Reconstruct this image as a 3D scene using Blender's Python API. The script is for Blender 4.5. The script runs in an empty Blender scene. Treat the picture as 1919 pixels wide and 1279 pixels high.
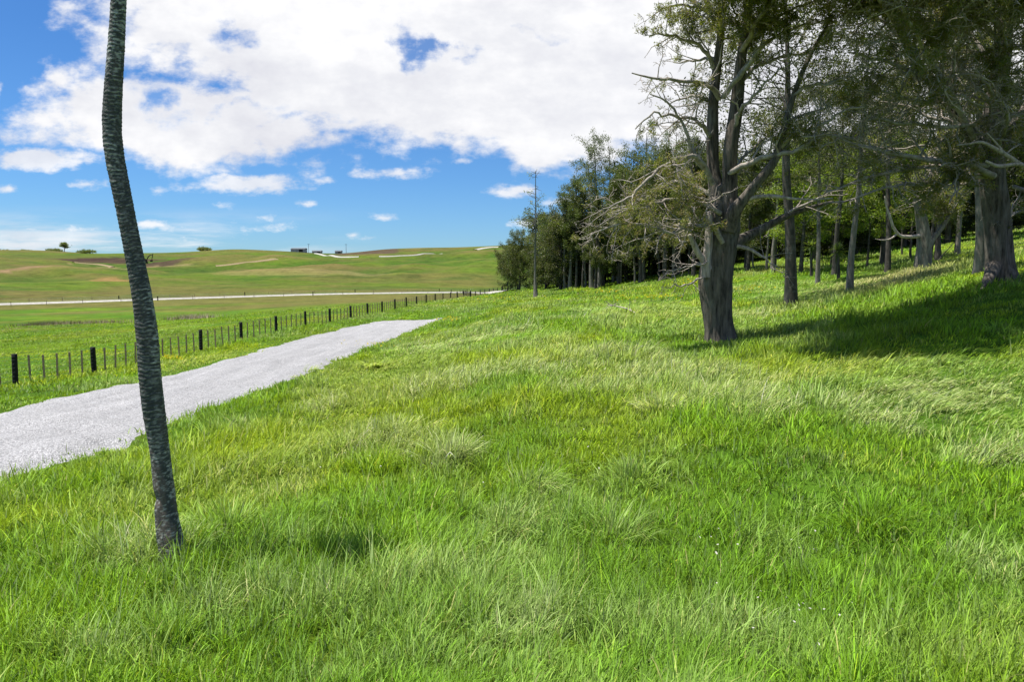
import bpy, math, time
import numpy as np
T0 = time.time()
rad = math.radians
sc = bpy.context.scene
COL = sc.collection
RNG = np.random.default_rng(7)

# ------------------------------------------------------------------ camera model
F = 1279.0; CX, CY = 959.5, 639.5; PITCH = rad(4.9); H = 3.1
cp, sp = math.cos(PITCH), math.sin(PITCH)
def ray(u, v):
    """x/y and z/y of the viewing ray through a photograph position"""
    a = (u - CX) / F; b = (CY - v) / F
    y = cp + b * sp; z = -sp + b * cp
    return a / y, z / y
def P(u, v, D):
    a, c = ray(u, v)
    return np.array([a * D, D, H + c * D])

# ------------------------------------------------------------------ noise
def _h(ix, iy, seed):
    n = (ix.astype(np.int64) * 374761393 + iy.astype(np.int64) * 668265263 + seed * 1274126177) & 0xFFFFFFFF
    n = ((n ^ (n >> 13)) * 1274126177) & 0xFFFFFFFF
    n = (n ^ (n >> 16)) & 0xFFFFFF
    return n / float(0xFFFFFF)
def vnoise(x, y, seed=0):
    ix = np.floor(x); iy = np.floor(y); fx = x - ix; fy = y - iy
    fx = fx * fx * fx * (fx * (fx * 6 - 15) + 10); fy = fy * fy * fy * (fy * (fy * 6 - 15) + 10)
    a = _h(ix, iy, seed); b = _h(ix + 1, iy, seed); c = _h(ix, iy + 1, seed); d = _h(ix + 1, iy + 1, seed)
    return (a + (b - a) * fx) * (1 - fy) + (c + (d - c) * fx) * fy
def fbm(x, y, seed=0, octv=4):
    s = 0; amp = .5; tot = 0
    ca, sa = math.cos(.6), math.sin(.6)
    for o in range(octv):
        s = s + amp * vnoise(x, y, seed + o * 17); tot += amp; amp *= .5
        x, y = (x * ca - y * sa) * 2.03 + 11.3, (x * sa + y * ca) * 2.03 + 5.7
    return s / tot
def sstep(a, b, x):
    t = np.clip((x - a) / (b - a), 0, 1); return t * t * (3 - 2 * t)

# ------------------------------------------------------------------ terrain
CTRL = [  # photograph column, row of the ground there, distance
 (0,1279,4.9),(480,1279,5.0),(960,1279,5.05),(1440,1279,5.05),(1919,1279,4.9),
 (0,1030,8.0),(322,1030,8.0),(960,1000,8.6),(1500,1000,8.4),(1919,1000,7.9),
 (0,890,12),(0,785,17.3),(400,760,19.5),(440,675,31.7),(690,650,39),(770,620,52),(822,600,66),(700,605,60),
 (28,724,25.9),(175,700,30.2),(377,658,39),(520,623,49),(575,612,54.6),(740,580,82),(880,557,145),(930,548,200),
 (100,640,58),(100,605,105),(0,571,185),(300,563,200),(600,553,222),(940,547.5,262),
 (400,590,120),(650,570,130),
 (0,545,235),(0,520,300),(0,492,370),(0,478,430),(110,500,360),(250,527,310),(360,540,280),(0,482,560),
 (500,538,290),(700,535,300),(900,532,320),(1050,528,330),
 (350,515,400),(500,516,400),(700,512,420),(900,508,430),
 (250,497,520),(450,496,520),(600,494,530),(800,490,530),(1000,486,520),
 (150,476,700),(250,474.5,700),(440,467.5,700),(540,471.5,700),(640,475,700),(720,467.5,700),(800,464.5,700),(940,460.5,700),(1100,455,700),
 (0,474,900),(100,473.5,900),
 (960,640,30),(960,580,55),(960,549,108),(1100,550,85),(1250,531,75),(1400,511,70),
 (1350,640,26),(1483,570,40),(1593,545,42),(1725,502,50),(1870,528,27),(1919,457,60),(1660,477,75),(1800,457,75),
 (1919,640,17),(1919,800,11),(1600,640,21),(1600,800,11.5),(1350,800,12.2),(960,800,13.5),(500,900,11),(640,760,18),
 (1300,470,130),(1600,430,130),(1900,400,130),(1300,440,250),(1700,390,250)]
th_c, ld_c, z_c = [], [], []
for u, v, D in CTRL:
    p = P(u, v, D); th_c.append(math.atan2(p[0], p[1])); ld_c.append(math.log(math.hypot(p[0], p[1]))); z_c.append(p[2])
EXTRA = [(-55,5,0),(55,5,.2),(-55,12,-.4),(55,12,.9),(-55,30,-.9),(55,30,3.6),(-55,70,-2),(55,70,8),(-55,200,-2),(55,200,20),(-55,500,14),(55,500,35),
 (0,1.2,.0),(-40,1.2,0),(40,1.2,0),(-90,8,-.2),(90,8,.3),(-90,60,-2),(90,60,5),(-90,400,5),(90,400,18),
 (-25,1100,20),(0,1100,20),(25,1100,25),(-30,2000,0),(0,2000,0),(30,2000,0),(-55,1100,12),(55,1100,20),
 (-30,6000,-10),(0,6000,-10),(30,6000,-10),(-90,6000,-10),(90,6000,-10)]
for t, D, z in EXTRA:
    th_c.append(rad(t)); ld_c.append(math.log(D)); z_c.append(z)
KT, KL = 2.6, 1.0
cxs = np.array(th_c) * KT; cys = np.array(ld_c) * KL; z_c = np.array(z_c)
def _phi(r2):
    return .5 * r2 * np.log(r2 + 1e-12)
n = len(cxs)
A = np.zeros((n + 3, n + 3))
A[:n, :n] = _phi((cxs[:, None] - cxs) ** 2 + (cys[:, None] - cys) ** 2) + np.eye(n) * 1e-4
A[:n, n] = A[n, :n] = 1; A[:n, n + 1] = A[n + 1, :n] = cxs; A[:n, n + 2] = A[n + 2, :n] = cys
W = np.linalg.solve(A, np.concatenate([z_c, np.zeros(3)]))
def tps(th, ld):
    x = th.ravel() * KT; y = ld.ravel() * KL; out = np.empty_like(x)
    for i in range(0, len(x), 40000):
        xs, ys = x[i:i + 40000], y[i:i + 40000]
        out[i:i + 40000] = _phi((xs[:, None] - cxs) ** 2 + (ys[:, None] - cys) ** 2) @ W[:n] + W[n] + W[n + 1] * xs + W[n + 2] * ys
    return out.reshape(th.shape)
TH = np.concatenate([np.radians(np.arange(-180, -46, 4.0)), np.radians(np.arange(-46, 46.01, .25)), np.radians(np.arange(50, 181, 4.0))])
TH[0], TH[-1] = -math.pi, math.pi
LD = np.linspace(math.log(.8), math.log(6500), 430)
TT, LL = np.meshgrid(TH, LD, indexing='ij')
Z = tps(np.clip(TT, rad(-90), rad(90)), LL)
zb = np.interp(LL, np.log([.8, 10, 60, 400, 6500]), [0, 0, 1, 6, -10])
Z = Z + (zb - Z) * sstep(rad(70), rad(120), np.abs(TT))
RR = np.exp(LL); XX = RR * np.sin(TT); YY = RR * np.cos(TT)
nearw = 1 - sstep(60, 160, RR)
Z += nearw * ((fbm(XX * .5, YY * .5, 3, 3) - .5) * .22 + (fbm(XX * 1.6, YY * 1.6, 9, 3) - .5) * .12) * sstep(1, 4, RR)
farw = sstep(230, 420, RR) * (1 - sstep(580, 690, RR))
Z += farw * ((fbm(XX / 110, YY / 110, 21, 4) - .5) * 15.0 + (fbm(XX / 22, YY / 22, 23, 3) - .5) * 2.0)
def gz(x, y):
    x = np.atleast_1d(np.asarray(x, float)); y = np.atleast_1d(np.asarray(y, float))
    th = np.arctan2(x, y); ld = np.clip(np.log(np.hypot(x, y) + 1e-9), LD[0], LD[-1] - 1e-6)
    i = np.clip(np.searchsorted(TH, th, side='right') - 1, 0, len(TH) - 2); ft = (th - TH[i]) / (TH[i + 1] - TH[i])
    s = (ld - LD[0]) / (LD[1] - LD[0]); j = np.clip(s.astype(int), 0, len(LD) - 2); fl = s - j
    return (Z[i, j] * (1 - ft) + Z[i + 1, j] * ft) * (1 - fl) + (Z[i, j + 1] * (1 - ft) + Z[i + 1, j + 1] * ft) * fl
def gz1(x, y): return float(gz(x, y)[0])
_DS = np.exp(np.linspace(math.log(3), math.log(3000), 3000))
def hit(u, v, dmin=0):
    """where the viewing ray meets the ground"""
    a, c = ray(u, v); zr = H + c * _DS; zg = gz(a * _DS, _DS)
    k = np.nonzero((zr <= zg) & (_DS > dmin))[0]
    D = _DS[k[0]] if len(k) else 690.0
    return np.array([a * D, D, gz1(a * D, D)])
def on(u, D):
    a, _ = ray(u, 530); return np.array([a * D, D, gz1(a * D, D)])

# ------------------------------------------------------------------ mesh helpers
def link(o, parent=None):
    COL.objects.link(o)
    if parent is not None: o.parent = parent
    return o
def mesh(name, V, faces, mat, parent=None, colors=None, smooth=False, cname='Col'):
    """faces: list of int arrays, each (n,3) or (n,4)"""
    me = bpy.data.meshes.new(name)
    V = np.asarray(V, np.float32); me.vertices.add(len(V)); me.vertices.foreach_set('co', V.ravel())
    faces = [np.asarray(f, np.int32) for f in faces if len(f)]
    idx = np.concatenate([f.ravel() for f in faces]); tot = np.concatenate([np.full(len(f), f.shape[1], np.int32) for f in faces])
    st = np.concatenate([[0], np.cumsum(tot)[:-1]]).astype(np.int32)
    me.loops.add(len(idx)); me.loops.foreach_set('vertex_index', idx)
    me.polygons.add(len(tot)); me.polygons.foreach_set('loop_start', st)
    try: me.polygons.foreach_set('loop_total', tot)
    except Exception: pass
    me.polygons.foreach_set('use_smooth', np.full(len(tot), smooth, bool))
    me.update(calc_edges=True)
    if colors is not None:
        at = me.color_attributes.new(cname, 'FLOAT_COLOR', 'POINT')
        c4 = np.ones((len(V), 4), np.float32); c4[:, :3] = colors; at.data.foreach_set('color', c4.ravel())
    me.materials.append(mat)
    return link(bpy.data.objects.new(name, me), parent)
def thing(name, label, cat, loc, group=None):
    o = bpy.data.objects.new(name, None); o.empty_display_size = .3; o.location = tuple(loc)
    return tag(link(o), label, cat, group)
def tag(o, label, cat, group=None, kind=None):
    if label: o['label'] = label
    if cat: o['category'] = cat
    if group: o['group'] = group
    if kind: o['kind'] = kind
    return o
class Tubes:
    """collects tapered tubes and boxes and becomes one mesh"""
    def __init__(s): s.V = []; s.F = []; s.C = []; s.n = 0
    def add(s, V, F, C=None):
        s.V.append(V); s.F += [f + s.n for f in F]; s.n += len(V)
        s.C.append(np.ones((len(V), 3)) if C is None else C)
    def polys(s, plist, sides=None):
        groups = {}
        for p, r in plist:
            sd = sides or (3 if r[0] < .012 else 4 if r[0] < .03 else 6 if r[0] < .08 else 10)
            groups.setdefault((len(p), sd), []).append((p, r))
        for (N, S), lst in groups.items():
            Pn = np.array([q[0] for q in lst]); R = np.array([q[1] for q in lst])
            tan = np.gradient(Pn, axis=1); tan /= np.linalg.norm(tan, axis=2, keepdims=True) + 1e-9
            mean = tan.mean(1); ref = np.eye(3)[np.argmin(np.abs(mean), axis=1)]
            n1 = np.cross(tan, ref[:, None, :]); n1 /= np.linalg.norm(n1, axis=2, keepdims=True) + 1e-9
            n2 = np.cross(tan, n1)
            an = np.arange(S) * 2 * math.pi / S
            V = Pn[:, :, None, :] + R[:, :, None, None] * (n1[:, :, None, :] * np.cos(an)[None, None, :, None] + n2[:, :, None, :] * np.sin(an)[None, None, :, None])
            M = len(lst)
            i, j = np.meshgrid(np.arange(N - 1), np.arange(S), indexing='ij')
            q = np.stack([i * S + j, i * S + (j + 1) % S, (i + 1) * S + (j + 1) % S, (i + 1) * S + j], -1).reshape(-1, 4)
            q = (q[None] + (np.arange(M) * N * S)[:, None, None]).reshape(-1, 4)
            s.add(V.reshape(-1, 3), [q])
    def box(s, c, size, rz=0, tilt=(0, 0)):
        x, y, z = [q / 2 for q in size]
        v = np.array([[-x, -y, -z], [x, -y, -z], [x, y, -z], [-x, y, -z], [-x, -y, z], [x, -y, z], [x, y, z], [-x, y, z]])
        v = v + np.stack([v[:, 2] * tilt[0], v[:, 2] * tilt[1], v[:, 2] * 0], 1)
        ca, sa = math.cos(rz), math.sin(rz)
        v = np.stack([v[:, 0] * ca - v[:, 1] * sa, v[:, 0] * sa + v[:, 1] * ca, v[:, 2]], 1) + np.array(c)
        s.add(v, [np.array([[3, 2, 1, 0], [4, 5, 6, 7], [0, 1, 5, 4], [1, 2, 6, 5], [2, 3, 7, 6], [3, 0, 4, 7]])])
    def build(s, name, mat, parent=None, smooth=True, off=(0, 0, 0)):
        V = np.concatenate(s.V) - np.array(off)
        q = [f for f in s.F if f.shape[1] == 4]; t = [f for f in s.F if f.shape[1] == 3]
        return mesh(name, V, ([np.concatenate(q)] if q else []) + ([np.concatenate(t)] if t else []), mat, parent, None, smooth)

# ------------------------------------------------------------------ materials
def newmat(name):
    m = bpy.data.materials.new(name); m.use_nodes = True
    nt = m.node_tree; nt.nodes.clear()
    return m, nt, nt.nodes.new('ShaderNodeOutputMaterial')
def node(nt, typ, ins=None, **kw):
    nd = nt.nodes.new(typ)
    for k, v in kw.items(): setattr(nd, k, v)
    for k, v in (ins or {}).items():
        if isinstance(v, bpy.types.NodeSocket): nt.links.new(v, nd.inputs[k])
        else: nd.inputs[k].default_value = v
    return nd
def math_(nt, op, a, b=0.0, c=0.0, clamp=False):
    return node(nt, 'ShaderNodeMath', {0: a, 1: b, 2: c}, operation=op, use_clamp=clamp).outputs[0]
def mixc(nt, f, a, b, typ='MIX'):
    nd = nt.nodes.new('ShaderNodeMix'); nd.data_type = 'RGBA'; nd.blend_type = typ
    for i, v in ((0, f), (6, a), (7, b)):
        if isinstance(v, bpy.types.NodeSocket): nt.links.new(v, nd.inputs[i])
        else: nd.inputs[i].default_value = v if i == 0 else (*v, 1)
    return nd.outputs[2]
def ramp(nt, f, stops):
    nd = node(nt, 'ShaderNodeValToRGB', {0: f}); e = nd.color_ramp.elements
    while len(e) < len(stops): e.new(.5)
    for q, (p, c) in zip(e, stops): q.position = p; q.color = (*c, 1) if len(c) == 3 else c
    return nd.outputs[0]
def leaf_mat(name, trans=.4, rough=.5, spec=.25, gain=1.0, up=0.0):
    m, nt, out = newmat(name)
    col = node(nt, 'ShaderNodeVertexColor', layer_name='Col').outputs[0]
    tr = mixc(nt, .35, col, (.20 * gain, .28 * gain, .015))
    ins = {'Base Color': col, 'Roughness': rough, 'Specular IOR Level': spec}
    if up:    # normals bent towards the sky so the flat blades look brighter
        g = node(nt, 'ShaderNodeNewGeometry').outputs['Normal']
        v = node(nt, 'ShaderNodeVectorMath', {0: g, 1: (1 - up,) * 3, 2: (0, 0, up)}, operation='MULTIPLY_ADD').outputs[0]
        ins['Normal'] = node(nt, 'ShaderNodeVectorMath', {0: v}, operation='NORMALIZE').outputs[0]
    b = node(nt, 'ShaderNodeBsdfPrincipled', ins)
    t = node(nt, 'ShaderNodeBsdfTranslucent', {'Color': tr})
    mx = node(nt, 'ShaderNodeMixShader', {0: trans, 1: b.outputs[0], 2: t.outputs[0]})
    nt.links.new(mx.outputs[0], out.inputs[0]); return m
def bark_mat(name, dark, light, sx=9, sz=1.4, rough=.95, lichen=.25, bump=.6):
    m, nt, out = newmat(name)
    co = node(nt, 'ShaderNodeTexCoord').outputs['Object']
    mp = node(nt, 'ShaderNodeMapping', {'Vector': co, 'Scale': (sx, sx, sz)}).outputs[0]
    n1 = node(nt, 'ShaderNodeTexNoise', {'Vector': mp, 'Scale': 1.0, 'Detail': 6, 'Roughness': .65}).outputs[0]
    n2 = node(nt, 'ShaderNodeTexNoise', {'Vector': co, 'Scale': 1.3, 'Detail': 5, 'Roughness': .7}).outputs[0]
    c = ramp(nt, n1, [(.32, dark), (.5, tuple(.5 * (a + b) for a, b in zip(dark, light))), (.72, light)])
    li = math_(nt, 'MULTIPLY', ramp(nt, n2, [(.5, (0, 0, 0)), (.68, (1, 1, 1))]), lichen)
    c = mixc(nt, li, c, (.30, .31, .27))
    bp = node(nt, 'ShaderNodeBump', {'Height': n1, 'Strength': bump, 'Distance': .06}).outputs[0]
    b = node(nt, 'ShaderNodeBsdfPrincipled', {'Base Color': c, 'Roughness': rough, 'Specular IOR Level': .15, 'Normal': bp})
    nt.links.new(b.outputs[0], out.inputs[0]); return m
def plain(name, c, rough=.8, var=.25, scale=6, metal=0):
    m, nt, out = newmat(name)
    co = node(nt, 'ShaderNodeTexCoord').outputs['Object']
    n1 = node(nt, 'ShaderNodeTexNoise', {'Vector': co, 'Scale': scale, 'Detail': 5}).outputs[0]
    cc = ramp(nt, n1, [(.3, tuple(q * (1 - var) for q in c)), (.7, tuple(min(1, q * (1 + var)) for q in c))])
    b = node(nt, 'ShaderNodeBsdfPrincipled', {'Base Color': cc, 'Roughness': rough, 'Metallic': metal, 'Specular IOR Level': .3})
    nt.links.new(b.outputs[0], out.inputs[0]); return m
M_GRASS = leaf_mat('meadow_grass', .42, .5, .16, 1.7, .55)
M_LEAF = leaf_mat('foliage', .5, .5, .4, 2.0, .35)
M_LEAF2 = leaf_mat('wood_foliage', .36, .5, .3, 1.0, .2)
M_BARK = bark_mat('fissured_grey_bark', (.026, .022, .018), (.20, .17, .14), 9, 1.2, lichen=.2)
M_BARKP = bark_mat('pale_grey_bark', (.07, .062, .052), (.26, .235, .2), 7, 1.5, lichen=.4)
M_BARKD = bark_mat('dark_forest_bark', (.03, .026, .022), (.12, .105, .09), 6, 1.5, lichen=.3)
M_DEAD = bark_mat('bleached_dead_wood', (.17, .14, .12), (.56, .49, .43), 10, 2, lichen=0)
M_TWIG = bark_mat('grey_twig_bark', (.13, .112, .095), (.46, .41, .35), 5, 5, lichen=.2, bump=.2)

def ground_mat():
    m, nt, out = newmat('pasture_ground')
    col = node(nt, 'ShaderNodeVertexColor', layer_name='Col').outputs[0]
    co = node(nt, 'ShaderNodeTexCoord').outputs['Object']
    n1 = node(nt, 'ShaderNodeTexNoise', {'Vector': co, 'Scale': 3.0, 'Detail': 9, 'Roughness': .7}).outputs[0]
    n2 = node(nt, 'ShaderNodeTexNoise', {'Vector': co, 'Scale': .12, 'Detail': 9, 'Roughness': .72}).outputs[0]
    k = math_(nt, 'ADD', math_(nt, 'MULTIPLY', math_(nt, 'SUBTRACT', n1, .5), 1.1), math_(nt, 'MULTIPLY', math_(nt, 'SUBTRACT', n2, .5), 1.7))
    n4 = node(nt, 'ShaderNodeTexNoise', {'Vector': co, 'Scale': .5, 'Detail': 6, 'Roughness': .75}).outputs[0]
    k = math_(nt, 'ADD', k, math_(nt, 'MULTIPLY_ADD', math_(nt, 'SUBTRACT', n4, .5), 1.3, 1.0))
    hs = node(nt, 'ShaderNodeHueSaturation', {'Color': col, 'Value': k}).outputs[0]
    n3 = node(nt, 'ShaderNodeTexNoise', {'Vector': co, 'Scale': .045, 'Detail': 7, 'Roughness': .65, 'Distortion': .6}).outputs[0]
    f = math_(nt, 'MULTIPLY', ramp(nt, n3, [(.5, (0, 0, 0)), (.66, (1, 1, 1))]), .35)
    hs = mixc(nt, f, hs, (.15, .125, .04))
    bp = node(nt, 'ShaderNodeBump', {'Height': n1, 'Strength': .8, 'Distance': .15}).outputs[0]
    b = node(nt, 'ShaderNodeBsdfPrincipled', {'Base Color': hs, 'Roughness': 1.0, 'Specular IOR Level': .05, 'Normal': bp})
    nt.links.new(b.outputs[0], out.inputs[0]); return m
def gravel_mat(name, base, scale=22, var=.5, bump=1.0):
    m, nt, out = newmat(name)
    co = node(nt, 'ShaderNodeTexCoord').outputs['Object']
    vo = node(nt, 'ShaderNodeTexVoronoi', {'Vector': co, 'Scale': scale, 'Randomness': 1.0})
    n1 = node(nt, 'ShaderNodeTexNoise', {'Vector': co, 'Scale': 1.2, 'Detail': 8, 'Roughness': .7}).outputs[0]
    st = node(nt, 'ShaderNodeSeparateColor', {0: vo.outputs['Color']}).outputs[0]
    dk = math_(nt, 'MULTIPLY_ADD', st, var, 1 - var * .62)
    tr_ = node(nt, 'ShaderNodeTexNoise', {'Vector': node(nt, 'ShaderNodeMapping', {'Vector': co, 'Scale': (2.2, .12, 1)}).outputs[0], 'Scale': 1.0, 'Detail': 5, 'Roughness': .6}).outputs[0]
    n5 = math_(nt, 'MULTIPLY', math_(nt, 'MULTIPLY_ADD', n1, .5, .75), math_(nt, 'MULTIPLY_ADD', tr_, .6, .7))
    c = node(nt, 'ShaderNodeHueSaturation', {'Color': (*base, 1), 'Value': math_(nt, 'MULTIPLY', dk, n5)}).outputs[0]
    hgt = math_(nt, 'SUBTRACT', math_(nt, 'MULTIPLY', st, .6), vo.outputs['Distance'])
    bp = node(nt, 'ShaderNodeBump', {'Height': hgt, 'Strength': bump, 'Distance': .035}).outputs[0]
    b = node(nt, 'ShaderNodeBsdfPrincipled', {'Base Color': c, 'Roughness': .95, 'Specular IOR Level': .1, 'Normal': bp})
    nt.links.new(b.outputs[0], out.inputs[0]); return m

# ------------------------------------------------------------------ path edges (from the ground itself)
EL = [hit(u, v) for u, v in [(-260,840),(-120,806),(0,777),(130,743),(262,717),(360,693),(440,671),(540,642),(640,616),(700,604),(740,599.5)]]
ER = [hit(u, v) for u, v in [(-330,1040),(-150,966),(0,908),(130,868),(290,811),(400,769),(500,731),(600,692),(690,655),(770,622),(818,603)]]
ELy, ELx = np.array([p[1] for p in EL]), np.array([p[0] for p in EL])
ERy, ERx = np.array([p[1] for p in ER]), np.array([p[0] for p in ER])
PEND = ERy[-1] + 4
print('path', [np.round(p, 1).tolist() for p in EL][::3], [np.round(p, 1).tolist() for p in ER][::3])
def edge_l(y): return np.interp(y, ELy, ELx) + (fbm(y * .35, y * 0, 31, 3) - .5) * .22 + (fbm(y * 2.6, y * 0 + 4, 35, 3) - .5) * .3
def edge_r(y): return np.interp(y, ERy, ERx) + (fbm(y * .35, y * 0 + 9, 33, 3) - .5) * .3 + (fbm(y * 2.6, y * 0 + 8, 36, 3) - .5) * .4
def in_path(x, y, m=0.0):
    return (y < PEND - .2) & (x > edge_l(y) + m) & (x < edge_r(y) - m)
# fence line
FB = [hit(u, v) for u, v in ((28,722),(175,698),(377,656),(520,621),(740,580))]
def fence_x(y): return -21.3 + .0885 * y

# ------------------------------------------------------------------ pasture colours
def pasture(x, y, fold=None):
    r = np.hypot(x, y)
    g = np.array([.060, .127, .010]); yg = np.array([.090, .142, .012]); st = np.array([.155, .125, .042]); dk = np.array([.035, .075, .012]); br = np.array([.11, .08, .034])
    n1 = fbm(x / 9, y / 9, 40, 4); n2 = fbm(x / 60 + y / 300, y / 26, 44, 5); n3 = fbm(x / 120, y / 60, 50, 5)
    c = g + (yg - g) * sstep(.42, .62, n1)[..., None]
    far = sstep(70, 110, r) * (x < fence_x(y))
    # left paddock: lush green near the fence, straw further off
    w = sstep(75, 120, r) * sstep(.30, .55, n2)
    c = c + (st * .8 - c) * (w * far * .75)[..., None]
    hill = sstep(215, 260, r)
    hb = sstep(.40, .58, n2 * .6 + n3 * .4) * hill
    mid = hill * (1 - sstep(400, 520, r))
    c = c + (yg * .8 - c) * (hill * .6)[..., None]
    c = c + (st * .75 - c) * (np.clip(hb + .2 * mid, 0, 1) * .55)[..., None]
    c = c + (br - c) * (sstep(.55, .68, n3) * hill * .35)[..., None]
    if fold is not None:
        c = c + (st * .95 - c) * (sstep(.3, 2.2, fold) * hill * .6)[..., None]; c = c + (np.array([.036, .085, .008]) - c) * (sstep(.2, 2.2, -fold) * hill * .75)[..., None]  # crests tan, hollows dark green: shading of the folds put into the colour
    c = c + (dk - c) * (sstep(.56, .7, fbm(x / 30, y / 15, 60, 4)) * hill * .5)[..., None]
    return c
def box(a, k, ax):
    pad = [(0, 0), (0, 0)]; pad[ax] = (k, k); b = np.cumsum(np.pad(a, pad, 'edge'), axis=ax); n_ = a.shape[ax]
    return (np.take(b, np.arange(2 * k, n_ + 2 * k), ax) - np.take(b, np.arange(0, n_), ax)) / (2 * k)
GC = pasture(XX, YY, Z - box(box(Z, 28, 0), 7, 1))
def patch(u, v, ru, rv, col, amt=1.0, dmin=0, seed=70):
    """bare earth on the hill: an uneven patch round a spot on the ground"""
    global GC
    p = hit(u, v, dmin); q = hit(u + ru, v, dmin); d1 = abs(q[0] - p[0]) + 1
    pu = hit(u, v - rv, dmin); d2 = max(6, abs(pu[1] - p[1]))
    nn = fbm(XX / (d1 * .35), YY / (d2 * .5), seed, 4)
    d = np.sqrt(((XX - p[0]) / d1) ** 2 + ((YY - p[1]) / d2) ** 2) + (nn - .5) * 1.1
    w = (1 - sstep(.75, 1.05, d)) * amt
    GC = GC + (np.array(col) - GC) * w[..., None]
patch(205, 490, 100, 6, (.05, .03, .022), .95, 380)
patch(160, 486, 55, 4, (.045, .026, .02), .9, 380, 71)
patch(300, 494, 40, 4, (.06, .04, .028), .9, 380, 72)
patch(215, 527, 45, 7, (.26, .14, .06), .55, 230, 73)
patch(25, 505, 28, 8, (.24, .14, .09), .6, 250, 74)
patch(690, 474, 65, 4, (.075, .05, .035), .9, 450, 75)
patch(250, 505, 90, 2.5, (.25, .19, .09), .6, 300, 76)
patch(560, 507, 200, 5, (.21, .17, .07), .45, 300, 77)
patch(650, 520, 120, 4, (.035, .055, .012), .5, 250, 78)
NT, NL = TT.shape
ii, jj = np.meshgrid(np.arange(NT - 1), np.arange(NL - 1), indexing='ij')
q = np.stack([ii * NL + jj, (ii + 1) * NL + jj, (ii + 1) * NL + jj + 1, ii * NL + jj + 1], -1).reshape(-1, 4)[:, ::-1]
tag(mesh('ground', np.stack([XX, YY, Z], -1).reshape(-1, 3), [q], ground_mat(), None, GC.reshape(-1, 3), True), None, None, None, 'structure')

# ------------------------------------------------------------------ gravel path and far farm tracks
def sheet(name, L, R, nacross, mat, lift):
    L = np.array(L); R = np.array(R); N = len(L)
    t = np.linspace(0, 1, nacross)
    X = L[:, None, 0] + (R - L)[:, None, 0] * t; Y = L[:, None, 1] + (R - L)[:, None, 1] * t
    Zz = gz(X.ravel(), Y.ravel()).reshape(X.shape) + lift * (1.5 - 2.2 * np.abs(t * 2 - 1)[None] ** 6)
    i, j = np.meshgrid(np.arange(N - 1), np.arange(nacross - 1), indexing='ij')
    f = np.stack([i * nacross + j, i * nacross + j + 1, (i + 1) * nacross + j + 1, (i + 1) * nacross + j], -1).reshape(-1, 4)
    return tag(mesh(name, np.stack([X, Y, Zz], -1).reshape(-1, 3), [f], mat, None, None, True), None, None, None, 'structure')
M_GRAVEL = gravel_mat('white_gravel', (.50, .49, .485), 44, .8)
M_TRACK = gravel_mat('pale_track', (.38, .36, .32), 2, .2, .3)
M_DIRT = gravel_mat('sandy_track', (.25, .19, .11), 2, .3, .3)
ys = np.linspace(5.5, PEND, 700)
endw = 1 - sstep(PEND - 6, PEND, ys)
mid = (edge_l(ys) + edge_r(ys)) / 2 + 1.6 * (1 - endw)
lx = edge_l(ys) * endw + np.minimum(edge_r(ys) - .3, mid) * (1 - endw); rx = edge_r(ys)
def path_left(y): return np.interp(y, ys, lx)
sheet('path', np.stack([lx - .12, ys], 1), np.stack([rx + .12, ys], 1), 40, M_GRAVEL, .05)
def track(name, pts, width, mat, dmin=0, lift=.12):
    Q = np.array([hit(u, v, dmin)[:2] for u, v in pts])
    s = np.concatenate([[0], np.cumsum(np.linalg.norm(np.diff(Q, axis=0), axis=1))]); ss = np.linspace(0, s[-1], max(20, int(s[-1] / 4)))
    C = np.stack([np.interp(ss, s, Q[:, 0]), np.interp(ss, s, Q[:, 1])], 1)
    k = np.ones(9) / 9
    Cp = np.pad(C, ((4, 4), (0, 0)), 'edge'); C = np.stack([np.convolve(Cp[:, 0], k, 'valid'), np.convolve(Cp[:, 1], k, 'valid')], 1)
    tn = np.gradient(C, axis=0); tn /= np.linalg.norm(tn, axis=1, keepdims=True) + 1e-9; nn = np.stack([-tn[:, 1], tn[:, 0]], 1)
    sheet(name, C + nn * width / 2, C - nn * width / 2, 6, mat, lift); return C, nn
ROADC, ROADN = track('farm_road', [(-150,574),(0,570.5),(250,564),(480,556),(600,553),(760,550.5),(900,548.5),(960,547.8)], 4.2, M_TRACK, 120, .25)
track('farm_track', [(395,500),(430,497),(470,492),(500,488.5),(525,486)], 5, M_DIRT, 300, .3)
track('farm_track', [(590,475.5),(610,480),(632,484),(655,483.5),(684,481)], 4, M_TRACK, 420, .4)
track('farm_track', [(700,481.5),(740,481.5),(790,479.5),(832,475.5)], 2.5, M_TRACK, 400, .4)
track('farm_track', [(888,469),(905,466),(925,463.5),(940,464)], 6, M_TRACK, 400, .4)
track('farm_track', [(130,492),(180,495),(215,503)], 4, M_DIRT, 300, .3)

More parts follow.
